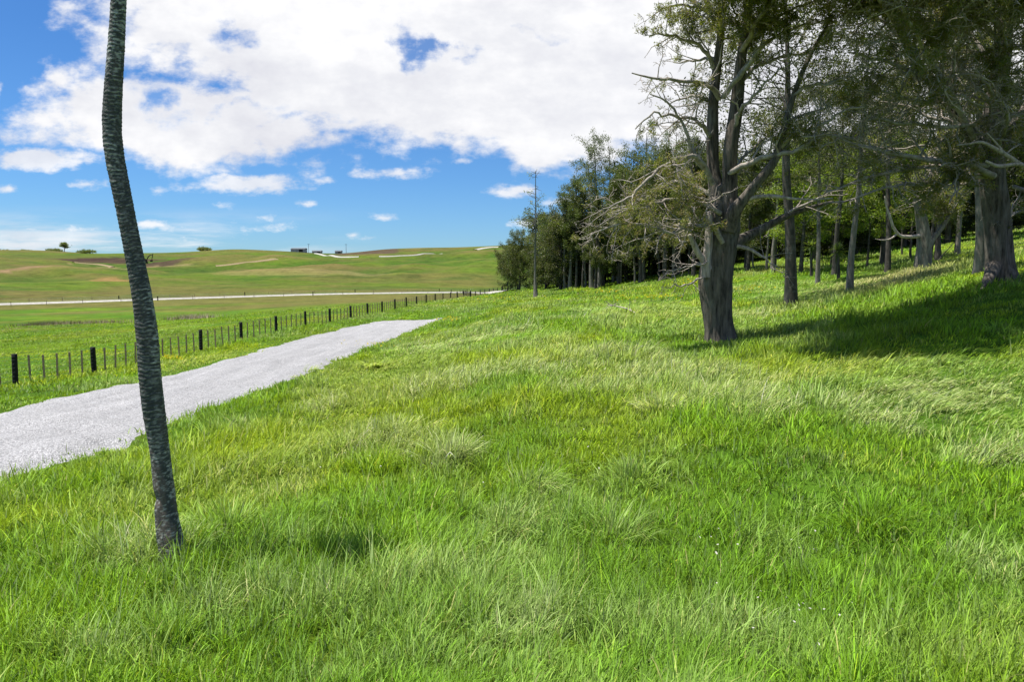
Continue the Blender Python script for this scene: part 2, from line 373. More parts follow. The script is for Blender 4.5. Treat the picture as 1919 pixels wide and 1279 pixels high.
# ------------------------------------------------------------------ grass blades
def lean_field(x, y):
    a = (fbm(x * .16, y * .16, 80, 2) - .5) * 3.4 - .45     # wind mostly blows to the right and a little towards the viewer
    s = .10 + .75 * sstep(.46, .72, fbm(x * .2 + 3, y * .13, 84, 3))
    return np.cos(a), np.sin(a), s
def grass_len(x, y, r):
    L = .12 + .18 * sstep(.33, .68, fbm(x * .5, y * .4, 90, 3)) + .05 * fbm(x * 2, y * 2, 93, 2)
    pad = x < fence_x(y); L = np.where(pad, L * .45, L)
    verge = (~pad) & (x < edge_l(y)) & (y < 120); L = np.where(verge, L * .72, L)
    return L
SWARD = [(870,712,150,22),(1000,690,170,20),(1150,668,150,16),(1240,705,150,26),(1340,745,150,26),(840,648,85,9),(930,628,90,8),(760,655,60,8),(740,835,95,32),(850,865,60,26),(1690,765,150,34),(1760,735,140,18),(1830,860,90,30),(1090,730,90,18),(900,610,70,5),(1080,600,80,5),(1420,770,80,22),
 (520,690,50,10),(600,770,50,14),(250,1060,110,40),(420,1150,260,60),(180,1230,200,40),(780,1090,140,40),(1250,1200,210,55),(1010,930,70,22),(1420,590,70,8),(1860,1060,90,50),(990,1170,120,40)]
SW = []
for u, v, ru, rv in SWARD:
    p = hit(u, v); a = hit(u, v - rv); b = hit(u, v + rv); SW.append((p[0], p[1], ru / F * p[1], max(.3, (a[1] - b[1]) / 2)))
def sward(x, y):
    """where the pale soft grass grows long and lies over"""
    nn = (fbm(x * .8, y * .8, 200, 4) - .5) * 1.5; m_ = np.zeros_like(x)
    for cx_, cy_, a, b in SW:
        d = np.sqrt(((x - cx_) / a) ** 2 + ((y - cy_) / b) ** 2); m_ = np.maximum(m_, 1 - sstep(.25, 1.3, d + nn))
    return m_
def make_grass():
    A0, r0, r1 = 60000., 3.2, 125.
    u = np.linspace(r0 ** .2, r1 ** .2, 4)
    tot = A0 * 1.71 * 5 * (r1 ** .2 - r0 ** .2)
    per = 20
    nc = int(tot / per)
    r = (r0 ** .2 + RNG.random(nc) * (r1 ** .2 - r0 ** .2)) ** 5
    th = rad(-49) + RNG.random(nc) * rad(98)
    cx, cy = r * np.sin(th), r * np.cos(th)
    cr = .06 * (r / 6) ** .75
    # a few taller tussocks that stand out in the photograph
    tus = [(850,868,.62,1),(706,690,.5,.5),(735,820,.5,.9),(1000,925,.5,.8),(1640,985,.5,0),(560,700,.4,.7),(330,1045,.45,.8),(250,1040,.45,.9),(1245,770,.5,.8),(1320,755,.5,.7),(960,1000,.45,.7),(1090,585,.35,.8),(430,1000,.5,.3),(1150,1010,.5,.5),(1185,900,.4,.4)]
    tc = []
    for U, V, l, pl in tus:
        p = hit(U, V); k = 16
        sig = .17 * (p[1] / 9) ** .5
        tc.append(np.stack([p[0] + RNG.normal(0, sig, k), p[1] + RNG.normal(0, sig, k), np.full(k, l), np.full(k, pl), np.full(k, p[0]), np.full(k, p[1])], 1))
    tc = np.concatenate(tc)
    special = np.concatenate([np.zeros(nc), np.ones(len(tc))]); spl = np.concatenate([np.zeros(nc), tc[:, 2]]); spp = np.concatenate([np.zeros(nc), tc[:, 3]])
    ocx = np.concatenate([cx, tc[:, 4]]); ocy = np.concatenate([cy, tc[:, 5]])
    cx = np.concatenate([cx, tc[:, 0]]); cy = np.concatenate([cy, tc[:, 1]]); cr = np.concatenate([cr, np.full(len(tc), .08)])
    ctint = RNG.normal(0, 1, len(cx))
    idx = np.repeat(np.arange(len(cx)), per); N = len(idx)
    ox, oy = RNG.normal(0, 1, N), RNG.normal(0, 1, N)
    x = cx[idx] + ox * cr[idx]; y = cy[idx] + oy * cr[idx]; R = np.hypot(x, y)
    edge = np.minimum(np.abs(x - np.where(y < PEND, path_left(y), -1e3)), np.abs(x - edge_r(y)))
    inp = (y < PEND - .1) & (x > path_left(y) + .0) & (x < edge_r(y))
    keep = (~inp) | (inp & (edge < .45 * RNG.random(N) ** 2.5))
    keep &= R > 2.6
    # thin out the grass inside the wood
    wood = (y > 62) & (x / y > .14 - .0012 * (y - 62)); keep &= ~(wood & (RNG.random(N) < .6))
    idx = idx[keep]; x = x[keep]; y = y[keep]; ox = ox[keep]; oy = oy[keep]; R = R[keep]; N = len(x); S = special[idx] > 0
    wx, wy, ws = lean_field(x, y); sw = sward(x, y); ws = ws + .45 * sw * sstep(8, 14, R)
    L = grass_len(x, y, R) * (1 + sw * (.1 + .38 * sstep(7, 12, R))) * RNG.uniform(.55, 1.25, N) * np.exp(RNG.normal(0, .28, len(cx)))[idx].clip(.5, 1.7)
    L = L * (.6 + .4 * sstep(.0, .9, edge[keep]))
    L = np.where(S, spl[idx] * RNG.uniform(.6, 1.15, N), L)
    outx = np.where(S, (x - ocx[idx]) * 2.5, ox * .22); outy = np.where(S, (y - ocy[idx]) * 2.5, oy * .22)
    lx_ = outx + wx * ws + RNG.normal(0, .32, N); ly_ = outy + wy * ws + RNG.normal(0, .32, N)
    lm = np.hypot(lx_, ly_) + 1e-6; lean = np.clip(lm, .05, .93); lx_, ly_ = lx_ / lm, ly_ / lm
    hw = 0.5 * .0094 * np.maximum(R / 6.5, 1) ** .8 * RNG.uniform(.5, 1.5, N)
    psi = np.arctan2(ly_, lx_) + math.pi / 2 + RNG.normal(0, .9, N)
    sx, sy = np.cos(psi), np.sin(psi)
    z = gz(x, y) - .01
    ts = np.array([0, .34, .7, 1.0]); wsc = np.array([1, .95, .62, 0.0])
    V = np.empty((N, 7, 3), np.float32); k = 0
    for t, wv in zip(ts, wsc):
        hx = L * lean * t ** 1.6; hz = L * t * np.sqrt(np.clip(1 - (lean * t ** .8) ** 2 * .93, .03, 1))
        px = x + lx_ * hx; py = y + ly_ * hx; pz = z + hz
        if wv > 0:
            V[:, k, 0] = px - sx * hw * wv; V[:, k, 1] = py - sy * hw * wv; V[:, k, 2] = pz
            V[:, k + 1, 0] = px + sx * hw * wv; V[:, k + 1, 1] = py + sy * hw * wv; V[:, k + 1, 2] = pz; k += 2
        else:
            V[:, k, 0] = px; V[:, k, 1] = py; V[:, k, 2] = pz
    # colours of the grasses themselves: lush green, yellow-green, pale silvery, straw
    green = np.array([.178, .362, .010]); yel = np.array([.30, .42, .013]); pale = np.array([.58, .68, .29]); straw = np.array([.46, .41, .16]); deep = np.array([.095, .215, .012])
    n1 = fbm(x * .22, y * .16, 100, 4); n2 = fbm(x * .21 + 3, y * .15, 84, 4); n3 = fbm(x * .9, y * .9, 110, 3)
    c = np.repeat(green[None], N, 0)
    f = (.10 + .90 * sstep(.42, .66, n1))[:, None]; c = c + (yel - c) * f
    f = (sstep(.46, .66, fbm(x * .3, y * .3, 115, 3)) * .5)[:, None]; c = c + (deep - c) * f
    pf = np.clip(sstep(.47, .62, n2) * (.65 + .55 * sstep(9, 17, R)) + sstep(.52, .74, n3) * .45 + .05, 0, 1); pf = np.clip(pf * .5 + sw * (.5 + .5 * sstep(6.5, 12, R)), 0, 1); pf = np.where(S, spp[idx], pf)
    pf = np.where(x < fence_x(y), pf * .3, pf)
    c = c + (pale - c) * (pf * RNG.uniform(.15, 1.0, N) * .9)[:, None]
    sf = (RNG.random(N) < .03 + .03 * sstep(30, 70, R)); c = np.where(sf[:, None], c + (straw - c) * RNG.uniform(.3, .9, N)[:, None], c)
    wd = np.exp(-(((x / y - .57) / .12) ** 2 + ((y - 45) / 7) ** 2)); c = c + (np.array([.42, .35, .16]) - c) * (wd * .85)[:, None]
    c *= (1 + .16 * ctint[idx])[:, None].clip(.55, 1.6) * np.exp(RNG.normal(0, .3, N))[:, None]
    c = c.clip(.004, .62)
    C = np.repeat(c[:, None, :], 7, 1)
    C[:, :2] = C[:, :2] * .6 + np.array([.14, .13, .05]) * .4      # straw-coloured sheaths at the foot
    b = (np.arange(N) * 7)[:, None]
    q = np.concatenate([b + np.array([0, 1, 3, 2]), b + np.array([2, 3, 5, 4])]); t3 = b + np.array([4, 5, 6])
    o = mesh('grass', V.reshape(-1, 3), [q, t3], M_GRASS, None, C.reshape(-1, 3), True)
    tag(o, 'long green meadow grass bent by wind', 'grass', None, 'stuff'); print('blades', N)
make_grass()

# ------------------------------------------------------------------ leaves and branches
def clumps(t, thr, rng, z0=12.5, k=.85):
    """foliage sits in clumps with gaps between; fuller towards the top"""
    n_ = .5 * fbm(t[:, 0] * k + t[:, 2] * .35, t[:, 1] * k + t[:, 2] * .8, 300, 3) + .5 * fbm(t[:, 2] * k * 1.2 + 7, t[:, 0] * k - t[:, 1] * .5, 310, 3)
    return t[(n_ > thr - .13 * sstep(z0 - 1.5, z0, t[:, 2])) | (rng.random(len(t)) < .06)]
def leaves(anchors, per, L, Wd, spread, base_cols, rng, up=.25, droop=0, fan=.75):
    """anchors (M,6): place and direction; returns arrays for one crown mesh"""
    M = len(anchors); idx = np.repeat(np.arange(M), per); N = len(idx)
    p = anchors[idx, :3] + rng.normal(0, spread, (N, 3))
    d = anchors[idx, 3:6] * .7 + rng.normal(0, fan, (N, 3)) + np.array([0, 0, up - droop]); d /= np.linalg.norm(d, axis=1, keepdims=True) + 1e-9
    s = np.cross(d, rng.normal(0, 1, (N, 3))); s /= np.linalg.norm(s, axis=1, keepdims=True) + 1e-9
    l = L * rng.uniform(.55, 1.3, N)[:, None]; w = Wd * rng.uniform(.6, 1.3, N)[:, None] * .5
    V = np.stack([p, p + d * l * .5 + s * w, p + d * l, p + d * l * .5 - s * w], 1)
    f = (np.arange(N) * 4)[:, None] + np.arange(4)
    cols = np.array(base_cols); k = rng.integers(0, len(cols), M); c = cols[k] * rng.uniform(.7, 1.3, (M, 1))
    c = c[idx] * rng.uniform(.75, 1.25, (N, 1))
    return V.reshape(-1, 3), f, np.repeat(c[:, None], 4, 1).reshape(-1, 3)
def unit(v): return v / (np.linalg.norm(v) + 1e-9)
def grow(rng, p, d, L, r, lev, cfg, polys, tips):
    n_ = max(3, min(9, int(L / cfg['step'][lev])))
    pts = [p]; dd = unit(d)
    for i in range(n_):
        dd = unit(dd + rng.normal(0, cfg['wig'][lev], 3) + np.array([0, 0, cfg['trop'][lev]]))
        p = p + dd * (L / n_); pts.append(p)
    pts = np.array(pts); rm = cfg.get('rmin', .0035); r1 = max(rm * .7, r * cfg['end'])
    polys.append((pts, np.linspace(max(r, rm), r1, n_ + 1)))
    if lev >= cfg['leaf_lev']:
        for i in range(1, n_ + 1):
            if rng.random() < cfg['leaf_p']: tips.append((*pts[i], *dd))
    if lev < cfg['max']:
        nc = max(1, int(L * cfg['dens'][lev] + rng.random()))
        for k in range(nc):
            t = cfg['from'][lev] + (1 - cfg['from'][lev]) * (k + rng.random()) / nc
            i = min(n_ - 1, int(t * n_)); base = pts[i] + (pts[i + 1] - pts[i]) * (t * n_ - i if t < 1 else 1)
            ax = unit(pts[i + 1] - pts[i])
            sd = rng.normal(0, 1, 3); sd[2] *= cfg['flat']; sd = unit(sd - ax * np.dot(sd, ax))
            an = rng.normal(cfg['ang'], .22)
            cd = ax * math.cos(an) + sd * math.sin(an)
            cl = L * cfg['ratio'][lev] * (1 - .45 * t) * rng.uniform(.6, 1.25)
            grow(rng, base, cd, cl, max(.004, r * (1 - t * .7) * cfg['rr']), lev + 1, cfg, polys, tips)
def spline(pts, n_):
    pts = np.array(pts, float); s = np.concatenate([[0], np.cumsum(np.linalg.norm(np.diff(pts[:, :3], axis=0), axis=1))])
    t = np.linspace(0, s[-1], n_)
    m = np.gradient(pts, s, axis=0); k = np.clip(np.searchsorted(s, t, side='right') - 1, 0, len(s) - 2)
    h = (s[k + 1] - s[k])[:, None]; x = ((t - s[k])[:, None]) / h
    return (2 * x**3 - 3 * x**2 + 1) * pts[k] + (x**3 - 2 * x**2 + x) * h * m[k] + (-2 * x**3 + 3 * x**2) * pts[k + 1] + (x**3 - x**2) * h * m[k + 1]
def trunk_mesh(tb, pts, rads, sides=36, rings=70, flute=.10, seed=1, knob=0.0, flare=0.0, dome=.6):
    """a trunk with fissures, flutes and root flare"""
    q = spline(np.c_[np.array(pts), rads], rings); c = q[:, :3]; r = q[:, 3]
    tan = np.gradient(c, axis=0); tan /= np.linalg.norm(tan, axis=1, keepdims=True)
    n1 = np.cross(tan, np.array([0, 1, 0.])); n1 /= np.linalg.norm(n1, axis=1, keepdims=True); n2 = np.cross(tan, n1)
    an = np.arange(sides) * 2 * math.pi / sides; hgt = np.linspace(0, 1, rings)
    ca, sa = np.cos(an), np.sin(an); AA = np.tile(an, (rings, 1)); HH = np.tile((c[:, 2] - c[0, 2])[:, None], (1, sides))
    k = 1 + flute * ((fbm(np.cos(AA) * 2.3 + 5, np.sin(AA) * 2.3 + HH * .18, seed, 3) - .5) * 2.2 + .45 * np.sin(AA * 5 + HH * .25 + seed)) + knob * (fbm(np.cos(AA) * 1.5 + HH * 1.4, np.sin(AA) * 1.5 + HH * .9, seed + 5, 3) - .5)
    k += flare * np.exp(-HH / .28) * (.6 + .6 * np.cos(AA * 5 + seed) ** 2)
    V = c[:, None] + (r[:, None] * k)[..., None] * (n1[:, None] * ca[None, :, None] + n2[:, None] * sa[None, :, None])
    i, j = np.meshgrid(np.arange(rings - 1), np.arange(sides), indexing='ij')
    f = np.stack([i * sides + j, (i + 1) * sides + j, (i + 1) * sides + (j + 1) % sides, i * sides + (j + 1) % sides], -1).reshape(-1, 4)
    V = np.concatenate([V.reshape(-1, 3), [c[-1] + tan[-1] * r[-1] * dome]]); top = len(V) - 1; j = np.arange(sides)
    cap = np.stack([(rings - 1) * sides + j, np.full(sides, top), (rings - 1) * sides + (j + 1) % sides], 1)
    tb.add(V, [f, cap])

def rosette(top, N, ll, root, seed):
    rng = np.random.default_rng(seed); d = rng.normal(0, 1, (N, 3)); d[:, 2] += .35; d /= np.linalg.norm(d, axis=1, keepdims=True); s = np.cross(d, [0, 0, 1.]); s /= np.linalg.norm(s, axis=1, keepdims=True) + 1e-9
    l = rng.uniform(*ll, (N, 1)); w = .035
    V = np.stack([top + d * .05 - s * w, top + d * .05 + s * w, top + d * l * .6 + s * w - [0, 0, .05], top + d * l - [0, 0, .15], top + d * l * .6 - s * w - [0, 0, .05]], 1)
    b = (np.arange(N) * 5)[:, None]; C = np.repeat(np.array([.07, .10, .03]) * rng.uniform(.6, 1.5, (N, 1)), 5, 0)
    mesh('leaf_head', V.reshape(-1, 3), [b + np.array([0, 1, 2, 4]), b + np.array([2, 3, 4])], M_LEAF, root, C)
# ------------------------------------------------------------------ the slender ringed trunk at the left
def ringed_trunk():
    base = hit(326, 1064); D = base[1]
    pix = [(328,1085,27),(322,1025,24),(312,960,20),(304.7,890,17.6),(297.6,830,17.6),(286,750,19.2),(280,690,19),(277,640,19),(267,560,17),(246,450,15),(232,380,15),(224,340,15.2),(217,304,15.4),(212.6,272,15.6),(210.4,240,15.6),(211,200,15.2),(217,100,13.6),(222.5,0,12.4),(225,-60,12.6),(227,-150,12),(228,-200,11.5)]
    pts = []; rr = []
    for u, v, w in pix:
        dd = D + (1064 - v) / 1230 * .5
        p = P(u, v, dd); pts.append(p); rr.append(w / F * dd)
    pts = np.array(pts); rings, sides = 1100, 40
    q = spline(np.c_[pts, rr], rings); c = q[:, :3]; r = q[:, 3]
    tan = np.gradient(c, axis=0); tan /= np.linalg.norm(tan, axis=1, keepdims=True)
    n1 = np.cross(tan, np.array([0, 1, 0.])); n1 /= np.linalg.norm(n1, axis=1, keepdims=True); n2 = np.cross(tan, n1)
    an = np.arange(sides) * 2 * math.pi / sides
    AA = np.tile(an, (rings, 1)); S = np.concatenate([[0], np.cumsum(np.linalg.norm(np.diff(c, axis=0), axis=1))]); SS = np.tile(S[:, None], (1, sides))
    wob = (fbm(np.cos(AA) * 1.0 + 7, np.sin(AA) * 1.0 + SS * 2.4, 5, 2) - .5) * .07
    ph = (SS + wob) / .044; fr = ph - np.floor(ph); rid = _h(np.floor(ph), np.floor(ph) * 0, 8)
    up = sstep(.9, 2.0, SS)
    k = 1 + up * (.055 * (1 - fr) ** 1.5 * (.4 + rid)) + (fbm(np.cos(AA) * 2 + 3, np.sin(AA) * 2 + SS * 5, 6, 3) - .5) * .16 * (1.2 - .7 * up) - .22 * np.exp(-((SS - .92) / .07) ** 2) * (np.cos(AA - .3) > .35)
    V = c[:, None] + (r[:, None] * k)[..., None] * (n1[:, None] * np.cos(an)[None, :, None] + n2[:, None] * np.sin(an)[None, :, None])
    i, j = np.meshgrid(np.arange(rings - 1), np.arange(sides), indexing='ij')
    f = np.stack([i * sides + j, (i + 1) * sides + j, (i + 1) * sides + (j + 1) % sides, i * sides + (j + 1) % sides], -1).reshape(-1, 4)
    # bark colour: dark with broken pale lichen bands on the leaf-scar rims
    band = sstep(.40, .62, fbm(np.cos(AA) * 2.0 + 2 + np.floor(ph) * 3.7, np.sin(AA) * 2.0 + np.floor(ph) * 1.9, 12, 4)) * sstep(.36, .16, fr) * (.35 + .65 * rid) * (.35 + .65 * sstep(.4, .6, fbm(SS * 1.3, np.cos(AA), 14, 3)))
    spot = sstep(.56, .7, fbm(AA * 3, SS * 60, 15, 3)) * (1 - .6 * up)
    dark = np.array([.052, .056, .053]); lic = np.array([.50, .51, .46]); brn = np.array([.12, .10, .085])
    w = np.clip(band * .95 * up + spot * .55 + .5 * sstep(.52, .66, fbm(AA * 2.2 + 9, SS * 38, 19, 3)) * sstep(.45, .62, fbm(SS * 1.7 + 4, np.sin(AA), 24, 2)), 0, 1)
    C = dark + (brn - dark) * (sstep(.4, .65, fbm(AA * 2, SS * 4, 18, 3)) * (1 - .75 * up))[..., None]
    C = C + (lic - C) * w[..., None]
    m, nt, out = newmat('ringed_trunk_bark')
    col = node(nt, 'ShaderNodeVertexColor', layer_name='Col').outputs[0]
    co = node(nt, 'ShaderNodeTexCoord').outputs['Object']
    n_ = node(nt, 'ShaderNodeTexNoise', {'Vector': co, 'Scale': 45, 'Detail': 5, 'Roughness': .7}).outputs[0]
    cc = node(nt, 'ShaderNodeHueSaturation', {'Color': col, 'Value': math_(nt, 'MULTIPLY_ADD', n_, 1.5, .25)}).outputs[0]
    bp = node(nt, 'ShaderNodeBump', {'Height': n_, 'Strength': .6, 'Distance': .02}).outputs[0]
    b = node(nt, 'ShaderNodeBsdfPrincipled', {'Base Color': cc, 'Roughness': .85, 'Specular IOR Level': .25, 'Normal': bp})
    nt.links.new(b.outputs[0], out.inputs[0])
    root = thing('ringed_tree', 'tall slender leaning tree with dark ringed trunk beside the gravel path', 'tree', base)
    mesh('trunk', V.reshape(-1, 3) - base, [f], m, root, C.reshape(-1, 3), True)
    rosette(c[-1] - base, 70, (.4, .75), root, 8)
ringed_trunk()

# ------------------------------------------------------------------ big old trees in front of the wood
OLIVE = [(.14, .13, .027), (.18, .15, .034), (.115, .12, .026), (.21, .145, .05), (.09, .10, .024)]
TALLC = [(.065, .075, .018), (.08, .08, .022), (.055, .07, .016), (.09, .08, .03)]
RUST = [(.23, .165, .06), (.19, .17, .045), (.27, .18, .075), (.14, .16, .035)]
CFG_T = dict(step=[.5, .3, .16, .1], wig=[.16, .30, .38, .42], trop=[.03, .03, .02, .0], end=.35, leaf_lev=2, leaf_p=.7, max=3, rmin=.009,
             dens=[2.2, 3.6, 6.0, 0], **{'from': [.15, .15, .15, 0]}, ratio=[.55, .5, .5, 0], ang=.95, flat=.55, rr=.55)
def limbs_tree(base, D0, limbs, rng, cfg, dead_cols=None):
    """limbs: (list of (u,v,dD), r0 px, r1 px, leafiness, side-branch length, density per m)"""
    live, dead, tips = [], [], []
    for pix, w0, w1, leafy, sub, dens in limbs:
        pts = np.array([P(u, v, D0 + dd) for u, v, dd in pix]); n_ = max(6, 3 * len(pix))
        q = spline(np.c_[pts, np.linspace(w0, w1, len(pix)) / F * D0 / 2], n_)
        c = q[:, :3] + np.r_[np.zeros((2, 3)), rng.normal(0, .035, (n_ - 2, 3))]; r = q[:, 3]
        (live if leafy > 0 or w0 > 16 else dead).append((c, r))
        Ltot = np.linalg.norm(np.diff(c, axis=0), axis=1).sum()
        for k in range(int(Ltot * dens + rng.random())):
            t = .12 + .88 * (k + rng.random()) / max(1, Ltot * dens); t = min(t, .999)
            i = int(t * (n_ - 1)); b = c[i] + (c[i + 1] - c[i]) * (t * (n_ - 1) - i); ax = unit(c[i + 1] - c[i])
            sd = rng.normal(0, 1, 3); sd[2] *= .7; sd = unit(sd - ax * np.dot(sd, ax)); an = rng.normal(.95, .25)
            isdead = rng.random() > leafy
            tp = []; pl = []
            cf = dict(cfg)
            if isdead: cf['dens'] = [q_ * .8 for q_ in cfg['dens']]; cf['max'] = 3
            grow(rng, b, ax * math.cos(an) + sd * math.sin(an), sub * rng.uniform(.55, 1.25) * (1.15 - .45 * t), max(.012, min(r[i] * .5, .06)), 1, cf, pl, tp)
            if isdead: dead += pl
            else: live += pl; tips += tp
    return live, dead, np.array(tips)
